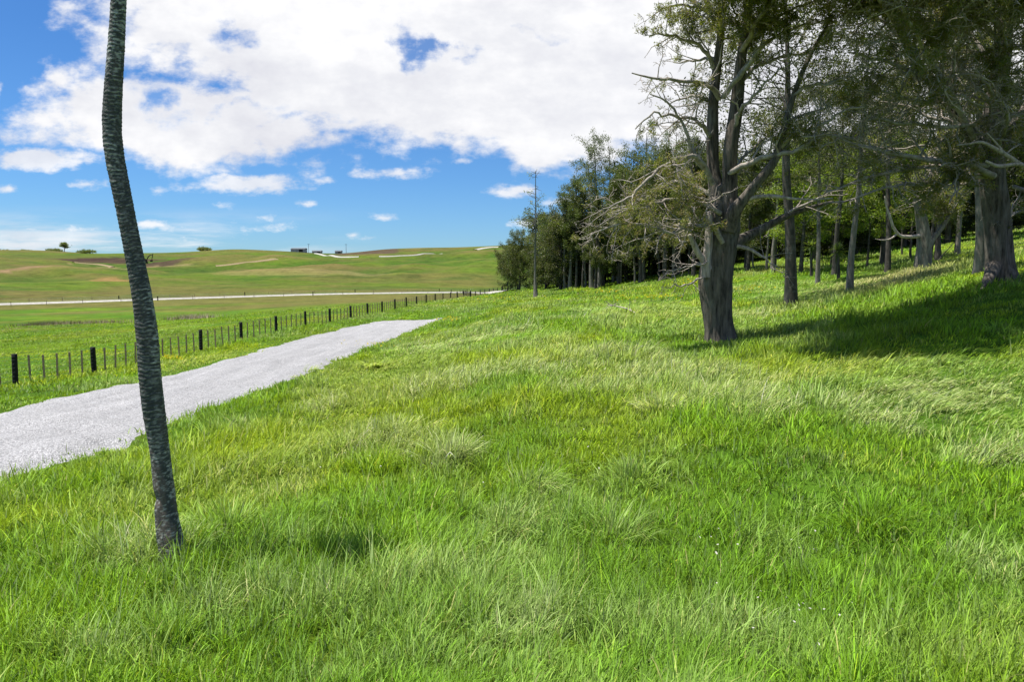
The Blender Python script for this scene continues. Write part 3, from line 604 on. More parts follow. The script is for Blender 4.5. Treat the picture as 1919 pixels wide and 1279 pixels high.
def central_tree():
    rng = np.random.default_rng(11); base = hit(1350, 640); D = base[1]
    print('central tree', base)
    root = thing('gnarled_tree', 'massive old gnarled tree with fluted grey trunk standing alone before the wood', 'tree', base)
    tb = Tubes()
    m = F / D  # px per metre
    def tr(pix, **k):
        pts = [P(u, v, D + dd) for u, v, dd, w in pix]; rr = [w / 2 / m for *_, w in pix]
        trunk_mesh(tb, pts, rr, **k)
    tr([(1351,655,0,60),(1350,632,0,56),(1346,600,0,53),(1342,560,0,58),(1341,525,0,62),(1346,490,0,58),(1351,455,0,58),(1356,420,0,58),(1358,385,0,50),(1356,350,0,34)], sides=60, rings=110, flute=.10, seed=3, knob=.10, flare=.35)
    tr([(1352,420,.1,40),(1345,370,.2,32),(1337,320,.3,22),(1335,260,.4,22),(1336,200,.5,19),(1343,130,.6,16),(1352,50,.7,12),(1356,-40,.8,8),(1350,-130,.8,4)], sides=24, rings=60, flute=.08, seed=5)
    tr([(1362,420,-.1,42),(1367,350,-.2,28),(1368,290,-.3,25),(1380,200,-.3,23),(1388,120,-.4,18),(1402,20,-.5,13),(1412,-80,-.5,8),(1425,-180,-.4,4)], sides=24, rings=60, flute=.08, seed=7)
    tr([(1364,430,-.4,34),(1377,395,-.7,26),(1395,372,-.9,19),(1414,348,-1.1,17),(1434,325,-1.3,16),(1450,303,-1.4,15),(1460,275,-1.5,13),(1471,235,-1.5,11),(1490,170,-1.4,9),(1520,100,-1.3,7),(1560,30,-1.2,4)], sides=20, rings=60, flute=.08, seed=9)
    tr([(1352,470,.6,34),(1385,452,.8,24),(1423,432,1.2,17),(1467,408,1.6,13),(1510,392,2,9),(1560,378,2.3,5)], sides=16, rings=40, flute=.08, seed=10)
    tb.build('trunk', M_BARK, root, True, base)
    tb = Tubes()
    tr([(1322,520,-.45,18),(1325,480,-.5,16),(1328,450,-.45,15),(1328,425,-.4,14),(1329,399,-.35,13)], sides=16, rings=20, flute=.15, seed=12)
    tr([(1325,505,-.4,20),(1318,488,-.5,13),(1308,474,-.6,11),(1299,455,-.7,9),(1292,440,-.8,6)], sides=12, rings=20, flute=.12, seed=13)
    tr([(1382,462,-.3,8),(1397,465,-.5,6.5),(1412,471,-.7,6),(1424,479,-.8,5),(1433,483,-.9,4)], sides=10, rings=14, flute=.1, seed=14)
    tr([(1369,400,-.6,13),(1390,378,-.9,10),(1410,371,-1,8),(1453,368,-1.3,6.5),(1480,372,-1.5,5),(1510,374,-1.6,3.5),(1560,372,-1.7,2.5)], sides=10, rings=24, flute=.1, seed=15)
    tb.build('bare_limb', M_DEAD, root, True, base)
    L = [
     ([(1349,185,.3),(1335,165,0),(1314,155,-.4),(1272,150,-.9),(1220,145,-1.2),(1185,138,-1.4)],11,2,.45,1.5,2.2),
     ([(1330,255,.2),(1318,238,-.1),(1302,225,-.4),(1267,220,-.8),(1225,213,-1.1),(1188,240,-1.2)],9,2,.22,1.4,2.2),
     ([(1322,320,-.3),(1302,293,-.6),(1290,258,-.9),(1277,225,-1.1),(1244,188,-1.4),(1216,176,-1.5)],9,2,.15,1.3,2.4),
     ([(1335,345,-.4),(1318,310,-.9),(1298,292,-1.3),(1270,299,-1.6),(1240,313,-1.9),(1200,351,-2.2),(1172,376,-2.4),(1130,395,-2.6)],10,2.5,.6,1.7,2.5),
     ([(1354,455,-.7),(1331,420,-1.1),(1289,428,-1.5),(1245,434,-1.9),(1200,420,-2.2),(1150,425,-2.5),(1105,440,-2.7)],9,2,.55,1.6,3.4),
     ([(1350,400,-.5),(1310,380,-1),(1270,372,-1.4),(1220,385,-1.8),(1170,395,-2.1),(1120,425,-2.3)],9,2,.75,1.7,3.6),
     ([(1340,370,.6),(1300,350,1.1),(1260,340,1.6),(1210,370,2),(1160,390,2.3)],9,2,.8,1.7,3.2),
     ([(1345,430,.7),(1300,420,1.2),(1260,425,1.6),(1220,440,2),(1180,455,2.2)],8,2,.65,1.5,3.2),
     ([(1330,490,-.6),(1300,498,-1),(1270,505,-1.3),(1245,512,-1.5)],4,1.2,0,1.1,3.0),
     ([(1318,520,-.6),(1290,532,-1),(1262,537,-1.3),(1238,538,-1.5)],4,1.2,0,.7,2.0),
     ([(1420,474,-.8),(1440,490,-1),(1455,503,-1.2)],3,1.2,0,1.3,4),
     ([(1340,130,.6),(1318,95,.4),(1285,75,.2),(1245,65,0),(1215,70,-.1)],9,2,.8,1.4,2.6),
     ([(1350,60,.7),(1330,25,.6),(1295,10,.5),(1255,12,.4),(1225,25,.3)],8,2,.85,1.4,2.6),
     ([(1354,0,.7),(1325,-35,.7),(1285,-55,.7),(1250,-40,.7)],7,2,.9,1.3,2.4),
     ([(1338,200,.5),(1310,180,1.1),(1280,185,1.6),(1250,195,2)],7,2,.6,1.4,2.6),
     ([(1345,110,.6),(1320,110,1.5),(1290,115,2.2),(1265,120,2.8)],7,2,.8,1.5,2.6),
     ([(1354,183,-.3),(1380,150,-.7),(1400,125,-1),(1425,92,-1.3),(1470,60,-1.5),(1502,47,-1.6),(1560,35,-1.7)],10,3,.8,1.6,2.6),
     ([(1384,160,-.4),(1410,130,-.2),(1450,110,0),(1500,100,.2),(1550,85,.4)],8,2,.8,1.6,2.6),
     ([(1372,250,-.3),(1392,200,-1),(1420,175,-1.4),(1445,145,-1.6),(1480,120,-1.9)],8,2,.5,1.5,2.4),
     ([(1392,90,-.5),(1430,55,-1.2),(1480,20,-1.8),(1540,0,-2.2)],8,2,.9,1.6,2.6),
     ([(1404,10,-.5),(1440,-25,-.3),(1500,-40,0),(1560,-30,.3)],7,2,.9,1.5,2.4),
     ([(1366,325,-.4),(1408,304,-1),(1453,289,-1.5),(1500,280,-1.8),(1545,255,-2.1),(1590,265,-2.3),(1640,285,-2.5)],11,3,.6,1.6,2.6),
     ([(1460,280,-1.5),(1490,250,-1.9),(1530,240,-2.3),(1570,215,-2.7),(1620,200,-3)],8,2.5,.6,1.7,2.8),
     ([(1474,230,-1.5),(1500,215,-.9),(1540,205,-.4),(1590,180,.1)],7,2,.65,1.7,2.6),
     ([(1485,180,-1.4),(1520,160,-1.9),(1570,150,-2.4),(1620,120,-2.9)],7,2,.7,1.7,2.6),
     ([(1467,408,1.6),(1510,380,1.8),(1550,370,2),(1590,362,2.2)],7,2,.5,1.4,2.4),
     ([(1400,20,-.5),(1395,-20,-1.4),(1385,-50,-2.2)],7,2,.9,1.6,3),
     ([(1385,60,-.4),(1380,30,-1.3),(1370,10,-2)],6,2,.9,1.3,3),
     ([(1345,60,.7),(1345,40,1.8),(1350,30,2.8)],7,2,.9,1.6,3),
     ([(1388,110,-.4),(1400,80,.7),(1420,60,1.6)],7,2,.9,1.6,3),
     ([(1404,10,-.5),(1402,-60,-2.5),(1400,-120,-4.6),(1395,-170,-6)],11,3,1,2.3,3.4),
     ([(1410,-40,-.5),(1440,-120,-2.5),(1470,-190,-5)],11,3,1,2.3,3.4),
     ([(1352,-60,.7),(1380,-130,-1.2),(1420,-200,-3.4)],10,3,1,2.2,3.4),
     ([(1415,-80,-.5),(1500,-150,.5),(1590,-190,1)],10,3,1,2.2,4),
     ([(1350,-90,.8),(1300,-140,1),(1260,-170,1.2)],9,3,1,2,3.5),
     ([(1402,-40,-1.5),(1330,-120,-4.5),(1290,-190,-6.5)],11,3,1,2.3,4.2),
     ([(1402,-60,-2.5),(1440,-140,-5),(1500,-220,-7)],11,3,1,2.3,4.2),
     ([(1400,-90,-3.5),(1370,-170,-6),(1350,-240,-7.5)],11,3,1,2.3,4.2),
     ([(1470,-120,-3),(1560,-170,-5),(1640,-220,-6.5)],11,3,1,2.3,4),
     ([(1440,-140,-5),(1450,-220,-7),(1450,-300,-8.5)],10,3,1,2.4,4.5),
     ([(1330,-120,-4.5),(1330,-220,-7),(1320,-300,-8.5)],10,3,1,2.4,4.5),
     ([(1470,-120,-3),(1540,-220,-6.5),(1590,-310,-8.5)],10,3,1,2.4,4.5),
     ([(1404,10,-.5),(1440,-60,-2),(1480,-130,-3.6),(1540,-190,-5)],10,3,.95,2.0,3.2),
     ([(1410,-40,-.5),(1480,-100,-1),(1570,-150,-2.2),(1650,-190,-3.5)],10,3,.95,2.0,3.2),
     ([(1388,100,-.4),(1420,40,-1.8),(1470,-20,-3.2),(1540,-60,-4.5)],10,3,.9,1.9,3.2),
     ([(1352,-60,.7),(1340,-110,-.6),(1330,-160,-2)],8,3,.95,1.8,3),
     ([(1370,330,-.3),(1390,300,.7),(1420,270,1.6),(1450,240,2.4)],8,2,.75,1.6,2.6)]
    live, dead, tips = limbs_tree(base, D, L, rng, CFG_T)
    tw = Tubes(); tw.polys(live); tw.build('branches', M_TWIG, root, True, base)
    td = Tubes(); td.polys(dead); td.build('dead_branches', M_DEAD, root, True, base)
    left = (tips[:, 0] / tips[:, 1] < (1320 - CX) / F) & (tips[:, 2] < base[2] + 6.5)
    tl = clumps(tips[left], .48, rng); tips = clumps(tips[~left], .555, rng)
    parts = [leaves(tips, 15, .13, .026, .06, OLIVE, rng, .1, 0, .5), leaves(tl, 14, .11, .022, .06, RUST + OLIVE[:2], rng, .1, 0, .55)]
    V = np.concatenate([p[0] for p in parts]); Fc = np.concatenate([parts[0][1], parts[1][1] + len(parts[0][0])]); C = np.concatenate([p[2] for p in parts])
    mesh('crown', V - base, [Fc], M_LEAF, root, C); print('central twigs', len(live), len(dead), 'tips', len(tips))
central_tree()
def right_tree():
    rng = np.random.default_rng(23); base = hit(1872, 530); D = base[1]; m = F / D
    print('right tree', base)
    root = thing('spreading_tree', 'broad dark tree on buttressed trunk casting shade at the edge of the wood', 'tree', base)
    tb = Tubes()
    def tr(pix, **k):
        trunk_mesh(tb, [P(u, v, D + dd) for u, v, dd, w in pix], [w / 2 / m for *_, w in pix], **k)
    tr([(1874,545,0,62),(1874,522,0,52),(1872,490,0,44),(1870,440,0,42),(1866,390,0,42),(1860,340,0,40),(1860,270,.2,42),(1868,190,.3,34),(1880,100,.4,26),(1890,0,.4,18),(1895,-120,.4,8)], sides=60, rings=110, flute=.14, seed=33, knob=.1, flare=.5)
    tr([(1862,500,-.3,26),(1852,526,-.8,16),(1843,540,-1.1,9),(1834,548,-1.4,4)], sides=14, rings=16, flute=.1, seed=34)
    tr([(1885,505,-.3,22),(1900,524,-.6,14),(1915,536,-.8,8)], sides=14, rings=14, flute=.1, seed=35)
    tr([(1860,330,-.3,28),(1830,270,-.8,22),(1790,210,-1.2,17),(1740,150,-1.6,13),(1700,90,-2,9),(1670,20,-2.3,5)], sides=16, rings=40, flute=.1, seed=36)
    tr([(1866,300,.4,28),(1905,230,.8,22),(1960,150,1.1,17),(2020,60,1.4,11),(2070,-30,1.6,6)], sides=16, rings=40, flute=.1, seed=37)
    tb.build('trunk', M_BARK, root, True, base)
    tb = Tubes()
    tr([(1950,318,-3,9),(1919,312,-3.1,8),(1891,294,-3.2,7),(1860,276,-3.3,6),(1836,266,-3.4,4.5),(1815,270,-3.4,3),(1793,272,-3.5,2)], sides=8, rings=20, flute=.1, seed=38)
    tr([(1935,312,-3.1,6),(1905,308,-3.2,6),(1867,311,-3.3,6),(1848,302,-3.4,4)], sides=8, rings=14, flute=.1, seed=39)
    tr([(1885,290,-3.2,4),(1868,270,-3.3,3),(1850,250,-3.5,2)], sides=6, rings=8, flute=.1, seed=40)
    tr([(1878,296,-3.2,3),(1895,280,-3.1,2.5),(1912,270,-3,1.5)], sides=6, rings=8, flute=.1, seed=41)
    tb.build('bare_limb', M_DEAD, root, True, base)
    L = [([(1919,211,-1.5),(1828,231,-2),(1770,238,-2.3),(1711,235,-2.6),(1629,216,-3),(1598,210,-3.2)],9,2.5,.7,1.6,3),
     ([(1862,330,-.8),(1800,305,-1.6),(1740,298,-2.2),(1664,286,-2.8),(1594,262,-3.3),(1547,253,-3.6),(1500,258,-3.9)],12,2.5,.6,1.7,3),
     ([(1850,330,-.6),(1790,335,-1.2),(1734,343,-1.6),(1676,348,-2),(1598,372,-2.4),(1540,380,-2.7)],9,2,.45,1.3,3),
     ([(1855,310,-.6),(1774,309,-1.6),(1676,321,-2.2),(1586,348,-2.8),(1545,364,-3)],9,2,.5,1.4,3),
     ([(1845,300,.2),(1780,280,1),(1710,275,1.6),(1640,290,2)],9,2,.7,1.7,3),
     ([(1800,230,-1),(1750,220,-.2),(1700,200,.4),(1640,190,.9)],8,2,.75,1.8,3),
     ([(1770,185,-1.4),(1720,190,-2.2),(1670,175,-2.9),(1610,170,-3.4)],8,2,.75,1.8,3),
     ([(1745,155,-1.6),(1700,130,-2.6),(1640,110,-3.4),(1590,100,-3.9)],8,2,.8,1.8,3),
     ([(1720,120,-1.8),(1680,60,-1),(1640,30,-.4),(1600,10,0)],8,2,.85,1.8,3),
     ([(1690,60,-2),(1660,0,-2.8),(1620,-40,-3.3),(1570,-50,-3.6)],8,2,.9,1.8,3),
     ([(1862,200,.2),(1810,140,-.5),(1760,90,-1),(1720,30,-1.5)],9,2,.85,1.9,3),
     ([(1872,150,.3),(1830,80,1),(1790,30,1.6),(1740,-20,2)],9,2,.85,1.9,3),
     ([(1880,100,.4),(1840,40,-1),(1800,0,-2),(1760,-40,-2.8)],8,2,.9,1.9,3),
     ([(1875,160,.2),(1880,110,-1.6),(1885,70,-3),(1880,30,-4)],9,2,.85,1.9,3),
     ([(1866,230,0),(1860,190,-1.8),(1850,160,-3.2),(1830,130,-4.2)],9,2,.75,1.8,3),
     ([(1864,290,-.2),(1880,250,-2),(1890,215,-3.3),(1880,190,-4.5)],9,2,.6,1.7,3),
     ([(1910,220,.8),(1950,215,-.8),(1960,200,-2.2),(1930,190,-3.3)],9,2,.7,1.8,3),
     ([(1890,30,.4),(1860,-20,-.8),(1820,-50,-1.6)],8,2,.9,1.9,3),
     ([(1950,160,1),(1930,110,-.6),(1920,70,-2),(1925,20,-3)],9,2,.8,1.9,3),
     ([(1900,350,.3),(1930,360,-.5),(1960,370,-1)],8,2,.6,1.4,3),
     ([(1960,150,1.1),(2020,170,0),(2080,180,-.8)],9,2,.8,2,2.5),
     ([(1990,100,1.3),(2050,110,2),(2120,100,2.6)],9,2,.8,2,2.5),
     ([(1880,60,0),(1850,20,-2),(1830,-10,-4.5),(1800,-60,-8)],11,3,.95,2.4,4),
     ([(1885,30,0),(1900,0,-2.5),(1910,-60,-5),(1920,-140,-8.5)],11,3,.95,2.4,4),
     ([(1840,290,-1),(1780,170,-3),(1730,90,-5),(1690,10,-7)],11,3,.9,2.2,3),
     ([(1740,150,-1.6),(1690,60,-3.5),(1640,-10,-5),(1590,-90,-7.5)],11,3,.9,2.4,4),
     ([(1700,60,-2),(1660,-40,-4),(1640,-130,-7.5)],9,3,.95,2.4,4),
     ([(1700,40,-2.3),(1650,-80,-5),(1600,-190,-8)],11,3,1,2.4,3.2),
     ([(1670,20,-2.3),(1600,-90,-4),(1530,-190,-5.5)],11,3,1,2.4,3.2),
     ([(1895,-60,.4),(1800,-150,-3),(1720,-220,-6)],11,3,1,2.4,3.2),
     ([(1800,-150,-3),(1760,-220,-7),(1720,-300,-9.5)],12,3,1,2.5,4.2),
     ([(1895,-90,0),(1900,-200,-5),(1890,-290,-9.5)],12,3,1,2.5,4.2),
     ([(1895,-90,0),(1980,-200,-5),(2040,-290,-9)],12,3,1,2.5,4.2),
     ([(1650,-80,-5),(1600,-200,-7.5),(1560,-300,-9.5)],11,3,1,2.4,4),
     ([(1870,420,.5),(1900,400,1.1),(1935,395,1.6),(1975,392,2)],7,2,.7,1.3,3),
     ([(1850,350,.4),(1800,345,1),(1760,355,1.4),(1720,360,1.8)],7,2,.7,1.4,3)]
    live, dead, tips = limbs_tree(base, D, L, rng, CFG_T)
    tw = Tubes(); tw.polys(live); tw.build('branches', M_TWIG, root, True, base)
    td = Tubes(); td.polys(dead); td.build('dead_branches', M_DEAD, root, True, base)
    tips = clumps(tips, .55, rng, 13)
    V, f, C = leaves(tips, 14, .13, .026, .06, OLIVE, rng, .1, 0, .5)
    mesh('crown', V - base, [f], M_LEAF, root, C); print('right twigs', len(live), len(dead), 'tips', len(tips))
right_tree()

# ------------------------------------------------------------------ trees of the wood: a few kinds, copied
DEEP = [(.080, .105, .02), (.10, .12, .023), (.115, .125, .027), (.068, .095, .02), (.13, .125, .035)]
MID = [(.09, .125, .024), (.115, .14, .026), (.075, .11, .024), (.13, .13, .03)]
UNDER_SHADE = [(.03, .042, .012), (.04, .05, .014), (.026, .036, .011)]  # leaf colours darkened to stand in for the shade inside the wood
FRESH = [(.16, .22, .018), (.14, .21, .02), (.20, .24, .025), (.11, .18, .018)]
def forest_kind(name, seed, h, trunk_r, crown_from, spread, cols, nb, leafn, leafL, bark, shape, open_=1.0, lean=(0, 0), stems=1):
    rng = np.random.default_rng(seed)
    root = bpy.data.objects.new(name, None); link(root)
    tb = Tubes(); polys = []; tips = []
    cfg = dict(step=[.8, .5, .35, .2], wig=[.1, .16, .2, .2], trop=[.02, .03, .02, 0], end=.3, leaf_lev=1, leaf_p=open_, max=2, dens=[1.2, 1.6, 2, 0], **{'from': [.1, .2, .2, 0]}, ratio=[.5, .55, .5, 0], ang=.8, flat=.6, rr=.5)
    for s in range(stems):
        o = np.array([0, 0, 0.]) if s == 0 else np.array([*rng.normal(0, .35, 2), 0])
        hh = h * (1 if s == 0 else rng.uniform(.7, .95)); ln = np.array(lean) + (rng.normal(0, .06, 2) if stems > 1 else rng.normal(0, .015, 2))
        N = 9; zz = np.linspace(0, 1, N)
        c = np.stack([o[0] + ln[0] * hh * zz ** 1.4 + np.cumsum(rng.normal(0, .05, N)), o[1] + ln[1] * hh * zz ** 1.4 + np.cumsum(rng.normal(0, .05, N)), hh * zz], 1)
        c[0, :2] = o[:2]; c[0, 2] = -.4
        rr = trunk_r * (1 - .85 * zz ** 1.1) * (1 if s == 0 else .7); rr[0] *= 1.25
        trunk_mesh(tb, c, rr, sides=12, rings=26, flute=.1, seed=seed + s, flare=.2)
        for k in range(nb // stems):
            t = crown_from + (1 - crown_from) * ((k + rng.random()) / (nb // stems)) ** .9
            i = min(N - 2, int(t * (N - 1))); b = c[i] + (c[i + 1] - c[i]) * (t * (N - 1) - i)
            tt = (t - crown_from) / (1 - crown_from)
            prof = {'cone': (1 - tt) ** .7 * .95 + .08, 'round': math.sin(math.pi * min(1, .12 + tt * .85)) ** .6 + .1, 'top': .35 + .9 * math.sin(math.pi * min(1, .25 + .7 * tt)), 'column': .55 + .45 * math.sin(math.pi * tt)}[shape]
            az = rng.random() * 2 * math.pi; el = rng.normal(.25 + .5 * tt, .2)
            d = np.array([math.cos(az) * math.cos(el), math.sin(az) * math.cos(el), math.sin(el)])
            grow(rng, b, d, spread * prof * rng.uniform(.65, 1.2), max(.02, trunk_r * .25 * (1 - .7 * t)), 0, cfg, polys, tips)
    tb.polys(polys, None)
    tb.build('trunk', bark, root, True)
    tips = np.array(tips)
    per = max(1, int(round(leafn / len(tips))))
    V, f, C = leaves(tips, per, leafL, leafL * .42, .20, cols, rng, .15)
    mesh('crown', V, [f], M_LEAF if cols is FRESH else M_LEAF2, root, C)
    print(name, 'tips', len(tips), 'leaves', len(f))
    root['_h'] = h
    return root
KINDS = {
 'cone': forest_kind('conifer_tree', 101, 15, .26, .22, 3.6, DEEP + MID[:1], 70, 30000, .20, M_BARKD, 'cone'),
 'cone2': forest_kind('conifer_tree', 102, 15, .22, .30, 3.2, MID + DEEP[:2], 66, 28000, .20, M_BARKD, 'column'),
 'bush': forest_kind('bushy_tree', 103, 9, .16, .08, 3.4, DEEP, 70, 28000, .20, M_BARKD, 'round', stems=2),
 'bush2': forest_kind('bushy_tree', 104, 9, .15, .10, 3.2, DEEP[2:] + [(.05, .05, .022)], 64, 26000, .20, M_BARKD, 'round', stems=3),
 'wisp': forest_kind('open_crowned_tree', 105, 16, .22, .55, 3.4, MID, 26, 8000, .20, M_BARKP, 'top', .6, (-.06, 0), 2),
 'wisp2': forest_kind('open_crowned_tree', 106, 16, .22, .50, 3.0, MID + DEEP[:1], 26, 8500, .20, M_BARKP, 'top', .6, (.03, 0), 2),
 'tall': forest_kind('tall_slender_tree', 107, 16, .20, .42, 3.2, TALLC, 44, 13000, .17, M_BARKP, 'column', .5),
 'tall2': forest_kind('tall_slender_tree', 108, 16, .23, .48, 3.8, TALLC, 40, 12000, .17, M_BARKD, 'top', .5),
 'under': forest_kind('understorey_tree', 110, 9, .16, .06, 3.4, UNDER_SHADE, 70, 26000, .24, M_BARKD, 'round', stems=2),
 'shade': forest_kind('shade_conifer', 111, 15, .26, .16, 3.8, UNDER_SHADE, 70, 26000, .26, M_BARKD, 'cone'),
 'fresh': forest_kind('leafy_tree', 109, 9, .13, .25, 2.8, FRESH, 46, 20000, .17, M_BARKD, 'round'),
}
used = set()
def copy_thing(src, loc, scale, rz, label, cat, group=None):
    if src.name not in used: r = src; used.add(src.name)
    else:
        r = src.copy(); COL.objects.link(r)
        for ch in src.children:
            c = ch.copy(); c.parent = r; COL.objects.link(c)
    r.location = tuple(loc); r.scale = scale if isinstance(scale, tuple) else (scale,) * 3; r.rotation_euler = (0, 0, rz)
    for k in ('label', 'category', 'group'):
        if k in r: del r[k]
    return tag(r, label, cat, group)
def plant(kind, u, D, vtop, rz, label, group=None, fat=1.0):
    p = on(u, D); top = P(u, vtop, D)[2]; h = KINDS[kind]['_h']; s = max(.3, (top - p[2]) / h)
    p[2] -= .05
    return copy_thing(KINDS[kind], p, (s * fat, s * fat, s), rz, label, 'tree', group)
# the front of the wood, from its far tip at the valley to the big trees
FRONT = [
 ('bush2', 952, 120, 462, .3, 'low dark bush at the far tip of the wood nearest the valley', .8),
 ('bush', 972, 116, 440, 1.2, 'rounded dark shrubby tree second from the far tip of the wood', .8),
 ('bush', 1022, 108, 415, 2.6, 'dense dark green tree right behind the bare pole tree', .8),
 ('bush2', 1052, 102, 395, 4.1, 'bushy olive tree just right of the bare pole tree', .8),
 ('cone2', 1080, 98, 350, .7, 'grey green conifer stepping up above the bushy end trees', 1.0),
 ('wisp', 1122, 100, 272, 0, 'thin leaning tree with open crown standing out against blue sky', .9),
 ('wisp2', 1150, 98, 268, 1.9, 'upright open crowned tree right of the leaning skyline tree', .9),
 ('cone', 1116, 92, 372, 2.2, 'dark conifer in front of the thin skyline trees', .9),
 ('cone2', 1160, 92, 330, 3.9, 'green conifer below the open crowned skyline trees', 1.0),
 ('wisp2', 1205, 88, 252, 4.4, 'tall airy tree with sparse top left of the old gnarled tree', .9),
 ('cone', 1200, 86, 320, 5.2, 'broad conifer under the sparse topped airy tree', 1.0),
 ('wisp', 1262, 86, 250, 2.2, 'open topped tree whose crown shows behind the dead branches', .9),
 ('cone2', 1245, 82, 290, 1.1, 'dense conifer behind the left branches of the old gnarled tree', 1.0),
 ('cone', 1300, 78, 262, 2.9, 'pointed conifer touching the skyline left of the gnarled trunk', .9),
 ('cone2', 1345, 76, 290, 5.0, 'conifer directly behind the gnarled trunk', 1.0),
 ('cone', 1400, 72, 268, .4, 'dark conifer filling the gap right of the gnarled trunk', 1.0),
 ('tall', 1448, 66, 190, 1.5, 'slim tree top rising in the sky gap right of the twin stems', 1.0),
]
for k, u, D, vt, rz, lab, fat in FRONT: plant(k, u, D, vt, rz, lab, None, fat)
INNER = [
 ('tall2', 1484, 40, -80, 2.0, 'straight ringed trunk tree just right behind the old gnarled tree', 1.15),
 ('tall', 1593, 42, 60, .8, 'slim pale straight trunk standing alone in tan grass', 1.0),
 ('tall', 1533, 50, 160, 3.3, 'thin dark trunk first right of the ringed trunk tree', .9),
 ('tall2', 1563, 56, 150, 4.4, 'thin dark trunk between two pale slim trunks', .9),
 ('tall2', 1662, 52, 110, 1.2, 'dark trunk beside the dead white branch', .9),
 ('tall', 1650, 66, 150, 5.6, 'pale trunk deep in the wood left of the dead white branch', .9),
 ('tall2', 1755, 56, 90, 2.5, 'dark slim trunk just right of the broken pale trunk', .9),
 ('tall', 1790, 60, 80, .2, 'thin trunk right of the leaning stick in bright grass', .9),
 ('tall', 1833, 34, -60, 3.8, 'pale sunlit trunk touching the left side of the buttressed tree', 1.3),
 ('tall2', 1945, 48, -40, 4.9, 'dark tree at the photo right edge behind the buttressed tree', 1.2),
 ('fresh', 1500, 62, 285, 1.0, 'bright yellow green leafy tree right of the ringed trunk', 1.2),
 ('fresh', 1650, 60, 270, 2.7, 'bright green leafy tree under the long bare boughs', 1.3),
 ('fresh', 1565, 72, 300, 4.0, 'fresh green sapling deep between two leafy bright trees', 1.2),
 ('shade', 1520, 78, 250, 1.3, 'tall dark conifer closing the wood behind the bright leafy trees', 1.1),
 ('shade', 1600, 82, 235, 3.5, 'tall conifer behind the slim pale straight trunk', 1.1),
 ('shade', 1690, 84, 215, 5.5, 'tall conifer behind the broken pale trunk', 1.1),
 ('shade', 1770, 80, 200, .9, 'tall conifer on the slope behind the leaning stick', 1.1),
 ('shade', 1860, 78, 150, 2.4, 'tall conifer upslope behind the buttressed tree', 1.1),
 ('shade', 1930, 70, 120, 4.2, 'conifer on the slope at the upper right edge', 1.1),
]
for k, u, D, vt, rz, lab, fat in INNER: plant(k, u, D, vt, rz, lab, None, fat)
rg = np.random.default_rng(77)
for u in np.arange(1030, 1990, 34):
    D = np.interp(u, [1030, 1250, 1500, 1990], [118, 98, 96, 100]) + rg.uniform(-4, 8)
    vt = np.interp(u, [1030, 1100, 1200, 1300, 1450, 1600, 1990], [400, 370, 330, 300, 290, 270, 230]) + rg.uniform(-8, 25)
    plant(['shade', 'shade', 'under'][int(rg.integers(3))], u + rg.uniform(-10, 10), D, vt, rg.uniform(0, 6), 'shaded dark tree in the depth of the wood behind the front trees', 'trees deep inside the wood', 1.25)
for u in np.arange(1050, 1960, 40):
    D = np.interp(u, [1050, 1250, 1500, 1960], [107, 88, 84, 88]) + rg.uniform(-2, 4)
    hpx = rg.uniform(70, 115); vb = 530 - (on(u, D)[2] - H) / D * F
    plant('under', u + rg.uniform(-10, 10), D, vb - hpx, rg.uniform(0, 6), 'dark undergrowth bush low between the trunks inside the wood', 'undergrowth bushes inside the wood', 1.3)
# slim trunks along the shaded edge of the wood
def slim_trunk(u, D, hpx, w, lab, group, bark, lean=0.0):
    p = on(u, D); h = hpx / F * D; N = 7; z = np.linspace(0, 1, N); g = np.random.default_rng(int(u * 7))
    c = np.stack([lean * h * z + np.cumsum(g.normal(0, .04, N)), np.cumsum(g.normal(0, .04, N)), h * z], 1); c[0] = (0, 0, -.3)
    tb = Tubes(); trunk_mesh(tb, c, (w / 2 / F * D) * (1.15 - .75 * z), sides=10, rings=24, flute=.1, seed=int(u), flare=.2)
    pl = []
    for k in range(7):
        t = g.uniform(.35, .98); b = c[0] + (c[-1] - c[0]) * t; az = g.uniform(0, 6.28)
        pts = [b]; d = np.array([math.cos(az), math.sin(az), g.uniform(-.1, .5)])
        for q_ in range(4): d = unit(d + g.normal(0, .2, 3)); pts.append(pts[-1] + d * .35)
        pl.append((np.array(pts), np.linspace(.025, .006, 5)))
    tb.polys(pl)
    o = tb.build('bare_trunk', bark, None, True); o.location = tuple(p); tag(o, lab, 'tree trunk', group)
SL = [(1058,100,95,5),(1064,102,90,4),(1069,99,80,7),(1092,96,90,4),(1097,98,85,4),(1109,94,110,9),(1117,97,90,4),(1123,93,100,9),(1131,94,105,6),(1163,92,75,4),(1190,88,80,4),(1208,90,85,3),(1236,86,90,4),(1243,88,80,3),(1262,84,95,5),(1268,86,70,3),(1290,80,90,3),(1395,76,90,4),(1412,74,90,3),(1435,70,90,5),(1452,72,80,3)]
for u, D, hp, w in SL:
    slim_trunk(u, D, hp, w, 'slim bare grey trunk along the shaded front edge of the wood', 'slim bare trunks along the edge of the wood', M_BARKP if int(u) % 3 else M_BARKD, np.random.default_rng(int(u)).normal(0, .05))
for u, D, hp, w, lab in [(1688, 72, 80, 3, 'thinnest dark stick trunk left of the broken pale trunk'), (1705, 62, 90, 4, 'narrow dark trunk close left of the broken pale trunk'), (1741, 54, 120, 6, 'dark narrow trunk close right of the broken pale trunk'), (1555, 66, 120, 3, 'thin pole trunk in the shade above the tan grass'), (1623, 60, 90, 4, 'small grey trunk in shade right of the slim pale trunk')]:
    slim_trunk(u, D, hp, w, lab, None, M_BARKD)
